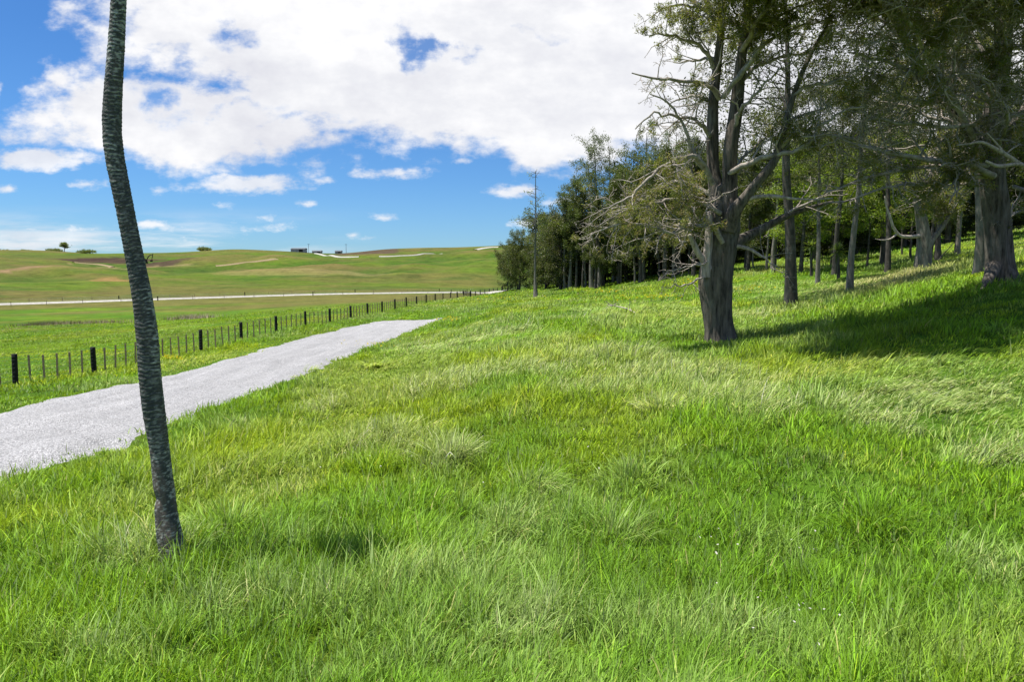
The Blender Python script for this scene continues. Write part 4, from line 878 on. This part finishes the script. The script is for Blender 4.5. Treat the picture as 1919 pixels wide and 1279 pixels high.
# bare pole tree
def pole_tree():
    base = on(1004, 100); D = 100; h = (556 - 322) / F * D; rng = np.random.default_rng(5)
    base = hit(1004, 557, 60); D = base[1]; h = (557 - 325) / F * D
    root = thing('pole_tree', 'tall thin nearly bare pole tree with tiny leaf tufts at the end of the wood', 'tree', base)
    tb = Tubes(); z = np.linspace(0, 1, 8); c = np.stack([np.cumsum(rng.normal(0, .04, 8)), np.cumsum(rng.normal(0, .04, 8)), h * z], 1); c[0] = (0, 0, -.2)
    trunk_mesh(tb, c, np.interp(z, [0, .06, .5, 1], [.34, .17, .11, .03]), sides=12, rings=40, flute=.08, seed=2, flare=.25)
    pl = []; tips = []
    for k in range(70):
        t = rng.uniform(.33, 1); b = np.array([np.interp(t, z, c[:, i]) for i in range(3)]); az = rng.uniform(0, 6.28)
        d = np.array([math.cos(az), math.sin(az), rng.uniform(-.3, .5)]); pts = [b]; Ls = rng.uniform(.3, 1.2) * (1.9 if .5 < t < .72 else 1.0)
        for q_ in range(4): d = unit(d + rng.normal(0, .25, 3)); pts.append(pts[-1] + d * Ls / 4 * 1.5)
        pl.append((np.array(pts), np.linspace(.035, .012, 5)))
        if .4 < t < .72 or rng.random() < .25: tips += [(*p_, *d) for p_ in pts[2:]]
    tb.polys(pl); tb.build('trunk', M_BARKP, root, True)
    V, f, C = leaves(np.array(tips), 10, .26, .10, .18, MID, rng); mesh('crown', V, [f], M_LEAF, root, C)
pole_tree()
# broken pale trunk with a white dead branch
def broken_trunk():
    base = hit(1724, 503, 30); D = base[1]; m = F / D; print('broken trunk', base)
    root = thing('broken_tree', 'pale broken trunk with a long white dead branch sweeping left', 'tree', base)
    tb = Tubes()
    def tr(t, pix, **k): trunk_mesh(t, [P(u, v, D + dd) for u, v, dd, w in pix], [w / 2 / m for *_, w in pix], **k)
    tr(tb, [(1730,512,0,30),(1729,495,0,27),(1731,465,0,24),(1730,440,0,22),(1726,410,0,19),(1721,385,0,15),(1716,358,0,11)], sides=24, rings=40, flute=.13, seed=50, knob=.1, flare=.3)
    tr(tb, [(1735,470,.2,12),(1748,448,.4,10),(1762,430,.6,9),(1785,395,.9,7),(1800,370,1,5)], sides=12, rings=20, flute=.1, seed=51)
    tb.build('trunk', M_BARKP, root, True, base)
    td = Tubes()
    tr(td, [(1726,442,-.1,8),(1705,444,-.3,6.5),(1685,441,-.5,6),(1675,428,-.6,5),(1667,405,-.7,4.5),(1661,388,-.7,3),(1658,368,-.8,1.5)], sides=10, rings=30, flute=.1, seed=52)
    tr(td, [(1682,438,-.5,4),(1668,448,-.7,3),(1650,450,-.9,2),(1640,448,-1,1)], sides=6, rings=10, flute=.1, seed=53)
    td.build('dead_branch', M_DEAD, root, True, base)
    rng = np.random.default_rng(4); live = []; tips = []
    for (u, v) in ((1716, 360), (1722, 385), (1795, 378), (1780, 400)):
        for k in range(9):
            grow(rng, P(u, v, D), np.array([rng.normal(), rng.normal(), .5]), 1.8, .04, 1, CFG_T, live, tips)
    tw = Tubes(); tw.polys(live); tw.build('branches', M_TWIG, root, True, base)
    V, f, C = leaves(np.array(tips), 6, .15, .05, .08, OLIVE + MID, rng); mesh('crown', V - base, [f], M_LEAF, root, C)
broken_trunk()
def spiky_tree(u, v, D, label):
    base = on(u, D); rng = np.random.default_rng(int(u)); top = P(u, v, D) - base
    root = thing('cabbage_tree', label, 'tree', base)
    tb = Tubes(); z = np.linspace(0, 1, 6)[:, None]; c = np.array([0, 0, -.2]) + (top - np.array([0, 0, -.2])) * z
    trunk_mesh(tb, c, np.linspace(.13, .09, 6), sides=10, rings=20, flute=.1, seed=4, flare=.2); tb.build('trunk', M_BARKD, root)
    rosette(top, 120, (.6, 1.0), root, int(u))
spiky_tree(1571, 470, 52, 'small spiky headed cabbage tree among trunks right of the ringed trunk')
spiky_tree(1520, 462, 58, 'drooping spiky cabbage tree in shade beside the ringed trunk')
def stick(name, label, cat, pts, r, mat, twigs=0, seed=1):
    rng = np.random.default_rng(seed); pts = np.array(pts); base = pts[0].copy(); q = spline(pts, 10)
    pl = [(q, np.linspace(r, r * .35, 10))]
    for k in range(twigs):
        i = int(rng.integers(2, 9)); d = unit(np.array([rng.normal(), rng.normal(), abs(rng.normal()) * .6])); p = [q[i]]
        for s_ in range(4): d = unit(d + rng.normal(0, .25, 3)); p.append(p[-1] + d * rng.uniform(.1, .25))
        pl.append((np.array(p), np.linspace(r * .5, r * .2, 5)))
    tb = Tubes(); tb.polys(pl, 8); o = tb.build(name, mat, None, True, base); o.location = tuple(base); return tag(o, label, cat)
a = hit(1755, 490, 40); stick('leaning_stick', 'dark fallen stick leaning up from bright grass below the tall trunks', 'branch', [a - [0, 0, .1], P(1770, 474, a[1]), P(1788, 455, a[1] - .3)], .06, M_BARKD)
a = hit(1196, 592); stick('fallen_branch', 'pale dead branch lying in the meadow left of the gnarled tree', 'branch', [a + [0, 0, .05], a + [-.5, .8, .35], a + [-1.1, 1.6, .5], a + [-1.5, 2.3, .55]], .05, M_DEAD, 6, 3)

# ------------------------------------------------------------------ post and batten fence
M_POST = plain('tarred_post_wood', (.012, .012, .012), .9, .5, 14)
M_BATT = plain('weathered_batten_wood', (.31, .215, .135), .9, .35, 10)
M_CUT = plain('pale_post_top', (.12, .12, .11), .9, .3, 14)
M_WIRE = plain('galvanised_wire', (.35, .35, .36), .4, .1, 5, .8)
def main_fence():
    ys = [17.3, 21.6, 25.9, 30.2, 34.6, 39.0, 43.8, 49.0, 54.4, 59.9, 65.6, 71.0, 76.4, 82.0, 87.6, 93.4, 99.5, 106, 112.5, 119.5, 126.5, 134, 142, 150, 158, 166, 175, 184, 194]
    base = np.array([fence_x(ys[0]), ys[0], gz1(fence_x(ys[0]), ys[0])])
    root = thing('post_and_batten_fence', 'long wire fence of black posts and thin grey battens between path and paddock', 'fence', base)
    rng = np.random.default_rng(3); bat = []
    for i, y in enumerate(ys):
        x = fence_x(y); z = gz1(x, y); tb = Tubes(); tx, ty = rng.normal(0, .012, 2); r = rng.uniform(.09, .115)
        hgt = 1.2 + rng.normal(0, .02)
        c = np.array([[tx * h_, ty * h_, h_] for h_ in (-.3, 0, .4, .8, hgt - .02, hgt)]) + [x, y, z]
        trunk_mesh(tb, c, np.array([r * 1.05, r * 1.03, r, r * .98, r * .97, r * .97]), sides=14, rings=14, flute=.04, seed=i, dome=.02)
        o = tb.build('fence_post', M_POST, root, True, base)
        if i + 1 < len(ys):
            y2 = ys[i + 1]
            for k in range(1, 6): bat.append(y + (y2 - y) * k / 6)
    for k, y in enumerate(bat[:100]):
        x = fence_x(y); tb = Tubes(); tb.box((x, y, gz1(x, y) + .52), (.062, .05, 1.14 + rng.normal(0, .03)), rng.normal(0, .2), rng.normal(0, .02, 2)); tb.build('batten', M_BATT, root, False, base)
    tb = Tubes()
    for y in bat[100:]:
        x = fence_x(y); tb.box((x, y, gz1(x, y) + .52), (.062, .05, 1.12), 0, rng.normal(0, .02, 2))
    o = tb.build('battens', M_BATT, root, False, base); o['kind'] = 'stuff'
    for h_ in (.18, .34, .5, .66, .82, .98, 1.1):
        c = np.array([[fence_x(y) + .06, y, gz1(fence_x(y), y) + h_] for y in ys]); tb = Tubes(); tb.polys([(c, np.full(len(c), .003))], 4); tb.build('wire', M_WIRE, root, True, base)
main_fence()
def road_fence(side, label, spacing):
    s = np.concatenate([[0], np.cumsum(np.linalg.norm(np.diff(ROADC, axis=0), axis=1))]); L = ROADC + ROADN * side
    ss = np.arange(5, s[-1] - 2, spacing); q = np.stack([np.interp(ss, s, L[:, 0]), np.interp(ss, s, L[:, 1])], 1)
    z = gz(q[:, 0], q[:, 1]); base = np.array([*q[0], z[0]]); root = thing('road_fence', label, 'fence', base); rng = np.random.default_rng(9)
    for i in range(len(q)):
        big = i % 5 == 0; tb = Tubes(); tb.box((*q[i], z[i] + .55), (.2 if big else .09,) * 2 + (1.5 if big else 1.25,), 0, rng.normal(0, .02, 2)); tb.build('fence_post', M_POST if big else M_BATT, root, False, base)
    for h_ in (.5, 1.0):
        tb = Tubes(); tb.polys([(np.c_[q, z + h_], np.full(len(q), .012))], 4); tb.build('wire', M_WIRE, root, True, base)
road_fence(7.0, 'distant thin fence running along the far side of the white farm road', 7)
road_fence(-7.0, 'distant thin fence running along the near side of the white farm road', 9)
def gate():
    a = hit(941, 549, 150); b = a + np.array([3.4, 3, 0.]); b[2] = gz1(b[0], b[1]); root = thing('farm_gate', 'small dark timber gate where the long fence meets the wood', 'gate', a)
    d = b - a; rz = math.atan2(d[1], d[0]); Ln = np.linalg.norm(d[:2]); mid_ = (a + b) / 2
    for h_ in (.3, .7, 1.1):
        tb = Tubes(); tb.box(mid_ + [0, 0, h_], (Ln, .08, .12), rz); tb.build('gate_rail', M_POST, root, False, a)
    for e in (a, b):
        tb = Tubes(); tb.box(e + [0, 0, .6], (.25, .25, 1.5), rz); tb.build('gate_post', M_POST, root, False, a)
gate()

# ------------------------------------------------------------------ far things on the hills
M_PINE = DEEP
def far_bush(name, label, u, v, D, w, h, seed, cat='bush', group=None):
    p = on(u, D); p[2] = gz1(p[0], p[1]); rng = np.random.default_rng(seed); root = thing(name, label, cat, p, group)
    n_ = 160; q = rng.normal(0, 1, (n_, 3)); q /= np.linalg.norm(q, axis=1, keepdims=True); q *= rng.random((n_, 1)) ** .4
    q = q * [w / 2, w / 2.5, h / 2] + [0, 0, h * .5]; q[:, 2] *= .75 + .5 * vnoise(q[:, 0] / w * 5 + seed, q[:, 1], seed)
    V, f, C = leaves(np.c_[q, np.tile([0, 0, 1.], (n_, 1))], 22, h * .22, h * .12, h * .12, DEEP, rng); mesh('crown', V, [f], M_LEAF, root, C)
    tb = Tubes(); tb.polys([(np.array([[0, 0, -.3], [0, 0, h * .3], [.1, 0, h * .6]]), np.array([.3, .25, .12]))], 8); tb.build('trunk', M_BARKD, root)
def lone_pine():
    p = on(124, 880); rng = np.random.default_rng(2); root = thing('lone_pine', 'lone flat topped dark pine standing on the far left skyline', 'tree', p)
    tb = Tubes(); tb.polys([(np.array([[0, 0, -.5], [.3, 0, 4], [.2, 0, 8], [.6, 0, 11]]), np.array([.5, .4, .3, .1])), (np.array([[.3, 0, 4], [1.8, 0, 6], [3, 0, 7]]), np.array([.25, .2, .1]))], 8); tb.build('trunk', M_BARKD, root)
    an = [];
    for cx_, cz, w, h in ((0, 10.5, 4, 1.2), (1, 9, 4.5, 1.0), (-1.5, 8, 3, .9), (3, 6.8, 3, .9), (.5, 11.6, 2.5, .8)):
        k = 60; an.append(np.c_[rng.normal(cx_, w / 2, k), rng.normal(0, 1.5, k), rng.normal(cz, h / 2, k), np.tile([0, 0, 1.], (k, 1))])
    V, f, C = leaves(np.concatenate(an), 14, .9, .4, .4, DEEP, rng); mesh('crown', V, [f], M_LEAF, root, C)
lone_pine()
far_bush('hedge_bush', 'dark low bush on the skyline at the left photo edge', 12, 470, 900, 26, 3.5, 1)
far_bush('hedge_bush', 'small dark bush on the skyline second from the left edge', 52, 470, 900, 16, 3, 2)
far_bush('hedge_bush', 'dark scrub at the left foot of the lone skyline pine', 105, 470, 890, 22, 4, 3)
far_bush('hedge_bush', 'long low green bushes on the skyline right of the lone pine', 165, 470, 720, 20, 3.5, 4)
far_bush('hedge_bush', 'dark clump on the ridge top right of the slender ringed trunk', 386, 468, 715, 15, 4, 5)
M_SHED = plain('grey_shed_cladding', (.28, .29, .30), .6, .15, .5); M_ROOF = plain('dark_shed_roof', (.10, .11, .12), .6, .15, .5); M_OPEN = plain('opening_shade', (.02, .02, .022), .8, .2, 1)
def shed(label, u, D, w, h, d, openw):
    p = on(u, D); root = thing('farm_shed', label, 'shed', p)
    tb = Tubes(); tb.box((0, 0, h / 2 - .5), (w, d, h + 1)); tb.build('wall', M_SHED, root, False)
    V = np.array([[-w/2-.4, -d/2-.4, h], [w/2+.4, -d/2-.4, h], [w/2+.4, d/2+.4, h], [-w/2-.4, d/2+.4, h], [-w/2-.4, 0, h+1.2], [w/2+.4, 0, h+1.2]])
    mesh('roof', V + [0, 0, .004], [np.array([[0, 1, 5, 4], [2, 3, 4, 5]]), np.array([[0, 4, 3], [1, 2, 5]])], M_ROOF, root)
    tb = Tubes(); tb.box((w * .22, -d / 2 - .03, h * .42), (openw, .1, h * .8)); tb.build('doorway', M_OPEN, root, False)  # dark panel on the solid wall stands in for the shaded inside
shed('grey farm shed with dark open end on the ridge beside a power pole', 562, 690, 14, 3, 8, 4)
shed('small low shed on the ridge left of the second power pole', 636, 690, 6, 1.8, 6, 2.4)
shed('lowest tiny hut between the two power poles on the ridge', 596, 690, 9, 1.6, 5, 3)
M_POLE = plain('grey_pole_wood', (.10, .09, .08), .9, .2, 3)
def power_pole(u, label):
    p = on(u, 680); root = thing('power_pole', label, 'power pole', p); tb = Tubes(); tb.polys([(np.array([[0, 0, -.5], [0, 0, 4], [0, 0, 9]]), np.array([.2, .18, .14]))], 8); tb.build('pole', M_POLE, root)
    tb = Tubes(); tb.box((0, 0, 8.4), (2.6, .2, .22)); tb.build('crossarm', M_POLE, root, False)
power_pole(580, 'power pole beside the grey farm shed on the ridge')
power_pole(650, 'power pole on the ridge above the white farm track')
def excavator():
    p = hit(283, 494, 380); root = thing('excavator', 'black armed digger working at the bare earth behind the slender trunk', 'digger', p); M_E = plain('dark_digger_paint', (.05, .045, .03), .6, .3, 2); M_T = plain('black_digger_tracks', (.015, .015, .015), .8, .2, 2)
    for y in (-1.2, 1.2):
        tb = Tubes(); tb.box((-5, y, .45), (4.4, .7, .9)); tb.build('track', M_T, root, False)
    tb = Tubes(); tb.box((-5.3, 0, 1.55), (4.2, 2.6, 1.3)); tb.box((-4.2, -.6, 2.6), (1.5, 1.1, 1.4), 0, (-.1, 0)); tb.build('cab', M_E, root, False)
    tb = Tubes(); tb.polys([(np.array([[-3.4, 0, 1.8], [-2, 0, 4.6], [-.6, 0, 6], [1.6, 0, 6.6]]), np.array([.35, .42, .4, .25]))], 6); tb.build('boom', M_E, root)
    tb = Tubes(); tb.polys([(np.array([[1.9, 0, 7.2], [1.3, 0, 5], [.8, 0, 2.6]]), np.array([.28, .34, .22]))], 6); tb.build('stick', M_E, root)
    tb = Tubes(); tb.box((.5, 0, 1.8), (1.3, 1.2, 1.2), 0, (.3, 0)); tb.build('bucket', M_T, root, False)
excavator()
def rush_clump(u, v, w, label, col, h, seed):
    p = hit(u, v); rng = np.random.default_rng(seed); N = 500; x = rng.normal(0, w / 3, N); y = rng.normal(0, 1.2, N)
    hh = h * rng.uniform(.5, 1.1, N); lx_, ly_ = rng.normal(0, .25, N), rng.normal(0, .25, N); z = gz(p[0] + x, p[1] + y) - p[2]
    V = np.stack([np.c_[x - .04, y, z], np.c_[x + .04, y, z], np.c_[x + lx_ * hh, y + ly_ * hh, z + hh]], 1).reshape(-1, 3)
    C = np.repeat(np.array(col) * rng.uniform(.6, 1.4, (N, 1)), 3, 0)
    o = mesh('rush_clump', V, [np.arange(N * 3).reshape(-1, 3)], M_GRASS, None, C); o.location = tuple(p); tag(o, label, 'rushes')
rush_clump(88, 609, 6.5, 'dark brown rush strip in the paddock left of the slender trunk', (.075, .055, .025), .6, 1)
rush_clump(160, 607, 9, 'pale straw rushes right of the dark brown strip', (.20, .15, .07), .5, 2)
rush_clump(358, 598, 5, 'pale straw tuft in the paddock right of the slender trunk', (.26, .21, .11), .8, 3)

# ------------------------------------------------------------------ small flowers
def flowers(name, label, spots, n_, size, col, hgt, seed):
    rng = np.random.default_rng(seed); Vs = []; 
    for u, v, ru, rv in spots:
        for k in range(n_):
            p = hit(u + rng.normal(0, ru / 2), v + rng.normal(0, rv / 2)); s = size * rng.uniform(.6, 1.3) * (p[1] / 10 if p[1] > 10 else 1) ** .75
            t = rng.normal(0, .35, 2); an = np.arange(6) * math.pi / 3 + rng.random()
            Vs.append(np.c_[p[0] + np.cos(an) * s, p[1] + np.sin(an) * s, p[2] + hgt * rng.uniform(.6, 1.1) + (np.cos(an) * t[0] + np.sin(an) * t[1]) * s]); 
            Vs[-1] = np.r_[Vs[-1], [Vs[-1].mean(0) - [0, 0, s * .5]]]
    N = len(Vs); V = np.concatenate(Vs); b = (np.arange(N) * 7)[:, None]
    f = np.concatenate([b + np.array([i, (i + 1) % 6, 6]) for i in range(6)])
    o = mesh(name, V, [f], M_GRASS, None, np.tile(col, (len(V), 1))); tag(o, label, 'flowers', None, 'stuff')
flowers('buttercups', 'patches of small yellow buttercups in the meadow grass', [(1165,563,60,6),(1240,560,40,6),(1290,533,35,6),(845,602,35,5),(328,676,28,5),(1400,545,40,8),(930,560,90,8),(700,650,60,8),(1130,548,50,4)], 45, .017, (.60, .46, .01), .24, 1)
flowers('clover_flowers', 'tiny white clover heads in the near grass', [(1480,1190,160,60),(1420,1060,160,40),(700,920,260,60),(1250,900,300,80)], 16, .011, (.7, .66, .6), .30, 2)

# ------------------------------------------------------------------ sky, sun, camera
SUN_AZ, SUN_EL = rad(-84), rad(71)      # high summer sun, to the left of the view
def sky():
    w = bpy.data.worlds.new('World'); sc.world = w; w.use_nodes = True; nt = w.node_tree; nt.nodes.clear()
    out = nt.nodes.new('ShaderNodeOutputWorld')
    st = node(nt, 'ShaderNodeTexSky', sky_type='NISHITA'); st.sun_disc = False; st.sun_elevation = SUN_EL; st.sun_rotation = SUN_AZ % (2 * math.pi); st.air_density = 1.0; st.dust_density = .6; st.ozone_density = 3.0; st.altitude = 60
    d = node(nt, 'ShaderNodeTexCoord').outputs['Generated']; sx = node(nt, 'ShaderNodeSeparateXYZ', {0: d})
    yy = math_(nt, 'MAXIMUM', sx.outputs[1], .08)
    a = math_(nt, 'DIVIDE', sx.outputs[0], yy); c = math_(nt, 'DIVIDE', sx.outputs[2], yy)
    Pn = node(nt, 'ShaderNodeCombineXYZ', {0: a, 1: c, 2: 0.0}).outputs[0]
    w1 = node(nt, 'ShaderNodeTexNoise', {'Vector': Pn, 'Scale': 7.0, 'Detail': 6, 'Roughness': .6}).outputs['Color']
    w1 = node(nt, 'ShaderNodeVectorMath', {0: w1, 1: (.5, .5, .5)}, operation='SUBTRACT').outputs[0]
    Pw = node(nt, 'ShaderNodeVectorMath', {0: w1, 1: (.17, .10, 0), 2: Pn}, operation='MULTIPLY_ADD').outputs[0]
    P0 = Pn
    def blob(u, v, ru, rv):
        a0, c0 = ray(u, v); m_ = min(ru, rv) / F
        s = node(nt, 'ShaderNodeVectorMath', {0: BP[0], 1: (a0, c0, 0)}, operation='SUBTRACT').outputs[0]
        s = node(nt, 'ShaderNodeVectorMath', {0: s, 1: (F / ru, F / rv, 0)}, operation='MULTIPLY').outputs[0]
        l = node(nt, 'ShaderNodeVectorMath', {0: s}, operation='LENGTH').outputs['Value']
        return math_(nt, 'MULTIPLY', math_(nt, 'SUBTRACT', 1.0, l), m_)
    def union(lst):
        r = None
        for b in lst:
            k = blob(*b); r = k if r is None else math_(nt, 'MAXIMUM', r, k)
        return r
    def nz(scale, sy, det, rough=.55, off=0.0, dist=0.0):
        mp = node(nt, 'ShaderNodeMapping', {'Vector': Pn, 'Scale': (1, sy, 1), 'Location': (off, off * .7, 0)}).outputs[0]
        return math_(nt, 'SUBTRACT', node(nt, 'ShaderNodeTexNoise', {'Vector': mp, 'Scale': scale, 'Detail': det, 'Roughness': rough, 'Distortion': dist}).outputs[0], .5)
    BP = [Pw]
    big = union([(640,20,470,150),(760,150,330,130),(980,110,480,150),(1250,130,420,165),(372,228,272,84),(560,260,145,56),(1060,250,180,60),(1015,300,62,30),(1550,60,520,300),(330,5,160,85),(110,140,36,22)])
    w3 = node(nt, 'ShaderNodeVectorMath', {0: w1, 1: (.26, .16, 0), 2: Pn}, operation='MULTIPLY_ADD').outputs[0]; BP[0] = w3
    hole = union([(795,85,32,62),(285,165,46,22),(460,203,85,12),(850,125,36,16),(435,45,50,24),(620,235,60,10),(1000,60,30,6)])
    n1 = nz(4.2, 1.7, 9, .58); n2 = nz(16, 1.8, 6, .6, 3.3)
    big = math_(nt, 'ADD', big, math_(nt, 'ADD', math_(nt, 'MULTIPLY', n1, .16), math_(nt, 'MULTIPLY', n2, .075)))
    w2 = node(nt, 'ShaderNodeVectorMath', {0: w1, 1: (.05, .02, 0), 2: Pn}, operation='MULTIPLY_ADD').outputs[0]; BP[0] = w2
    small = union([(75,295,125,24),(455,347,130,20),(735,326,68,11),(975,360,55,16),(500,425,50,7),(490,408,30,5),(16,351,20,9),(172,345,36,9),(612,340,24,7),(303,356,16,9),(410,383,16,5),(572,382,16,5),(725,407,20,5),(615,420,26,5),(664,442,14,7),(700,446,18,5),(0,165,14,20),(870,302,14,7),(370,446,40,5),(1080,376,60,10),(990,420,30,8),(110,428,110,7),(300,425,50,9)])
    small = math_(nt, 'ADD', small, math_(nt, 'ADD', math_(nt, 'MULTIPLY', n2, .035), math_(nt, 'MULTIPLY', nz(45, 2.0, 5, .6, 1.1), .014)))
    def ss(v, e0, e1):
        return node(nt, 'ShaderNodeMapRange', {'Value': v, 'From Min': e0, 'From Max': e1}, interpolation_type='SMOOTHSTEP').outputs[0]
    hm = ss(math_(nt, 'ADD', hole, math_(nt, 'ADD', math_(nt, 'MULTIPLY', n2, .07), math_(nt, 'MULTIPLY', n1, .05))), -.004, .026)
    mb = math_(nt, 'MULTIPLY', ss(big, -.014, .020), math_(nt, 'SUBTRACT', 1.0, math_(nt, 'MULTIPLY', hm, .92))); ms = math_(nt, 'MULTIPLY', ss(small, -.001, .011), .88)
    # thin streaks low over the left hills
    streak = math_(nt, 'MULTIPLY', ss(nz(3.2, 9, 7, .6, 7.7), -.07, .15), math_(nt, 'MULTIPLY', ss(c, .115, .05), ss(a, -.15, -.5)))
    m1 = math_(nt, 'MAXIMUM', math_(nt, 'MAXIMUM', mb, ms), math_(nt, 'MULTIPLY', streak, .85))
    # elsewhere in the sky: broken cloud
    g = node(nt, 'ShaderNodeTexNoise', {'Vector': node(nt, 'ShaderNodeVectorMath', {0: d, 1: (1, 1, 2.2)}, operation='MULTIPLY').outputs[0], 'Scale': 3.0, 'Detail': 7}).outputs[0]
    gen = math_(nt, 'MULTIPLY', ss(g, .5, .62), ss(sx.outputs[1], .25, .05))
    m1 = math_(nt, 'MAXIMUM', m1, gen)
    # brightness of the cloud: white tops, soft lavender grey where it is thick
    thick = math_(nt, 'ADD', nz(3.0, 1.5, 6, .6, 5.0), math_(nt, 'MULTIPLY', n2, .35))
    cc = ramp(nt, math_(nt, 'ADD', thick, .5), [(.32, (4.5, 4.55, 4.95)), (.46, (5.2, 5.25, 5.5)), (.58, (6.0, 6.0, 6.1))])
    tint = ramp(nt, math_(nt, 'MULTIPLY', c, 2.0), [(.0, (.46, .66, .86)), (.3, (.34, .58, .83)), (.75, SKY_TINT)])
    sk = mixc(nt, 1.0, st.outputs[0], tint, 'MULTIPLY')
    col = mixc(nt, m1, sk, cc)
    bg = node(nt, 'ShaderNodeBackground', {'Color': col, 'Strength': .1})
    nt.links.new(bg.outputs[0], out.inputs[0])
SKY_TINT = (.27, .515, .79)
sky()
sun = bpy.data.lights.new('sun', 'SUN'); sun.energy = 4.8; sun.angle = rad(.53); sun.color = (1, .955, .88)
so = link(bpy.data.objects.new('sun', sun)); so.rotation_euler = (math.pi / 2 - SUN_EL, 0, math.pi - SUN_AZ)
# a sun lamp shines along its -Z: aim it from the chosen direction
from mathutils import Vector
sd = Vector((math.sin(SUN_AZ) * math.cos(SUN_EL), math.cos(SUN_AZ) * math.cos(SUN_EL), math.sin(SUN_EL)))
so.rotation_euler = sd.to_track_quat('Z', 'Y').to_euler()
cam = bpy.data.cameras.new('camera'); cam.sensor_width = 36; cam.lens = 24; cam.clip_end = 20000; cam.clip_start = .05
co = link(bpy.data.objects.new('camera', cam)); co.location = (0, 0, H); co.rotation_euler = (math.pi / 2 - PITCH, 0, 0)
sc.camera = co
sc.view_settings.view_transform = 'Standard'; sc.view_settings.look = 'None'; sc.view_settings.exposure = 0.75; sc.view_settings.gamma = 1
sc.cycles.max_bounces = 6; sc.cycles.diffuse_bounces = 3; sc.cycles.transmission_bounces = 4; sc.cycles.glossy_bounces = 2
for k in list(KINDS.values()):
    if '_h' in k: pass
for o in sc.objects:
    if '_h' in o: del o['_h']
print('script', round(time.time() - T0, 1))
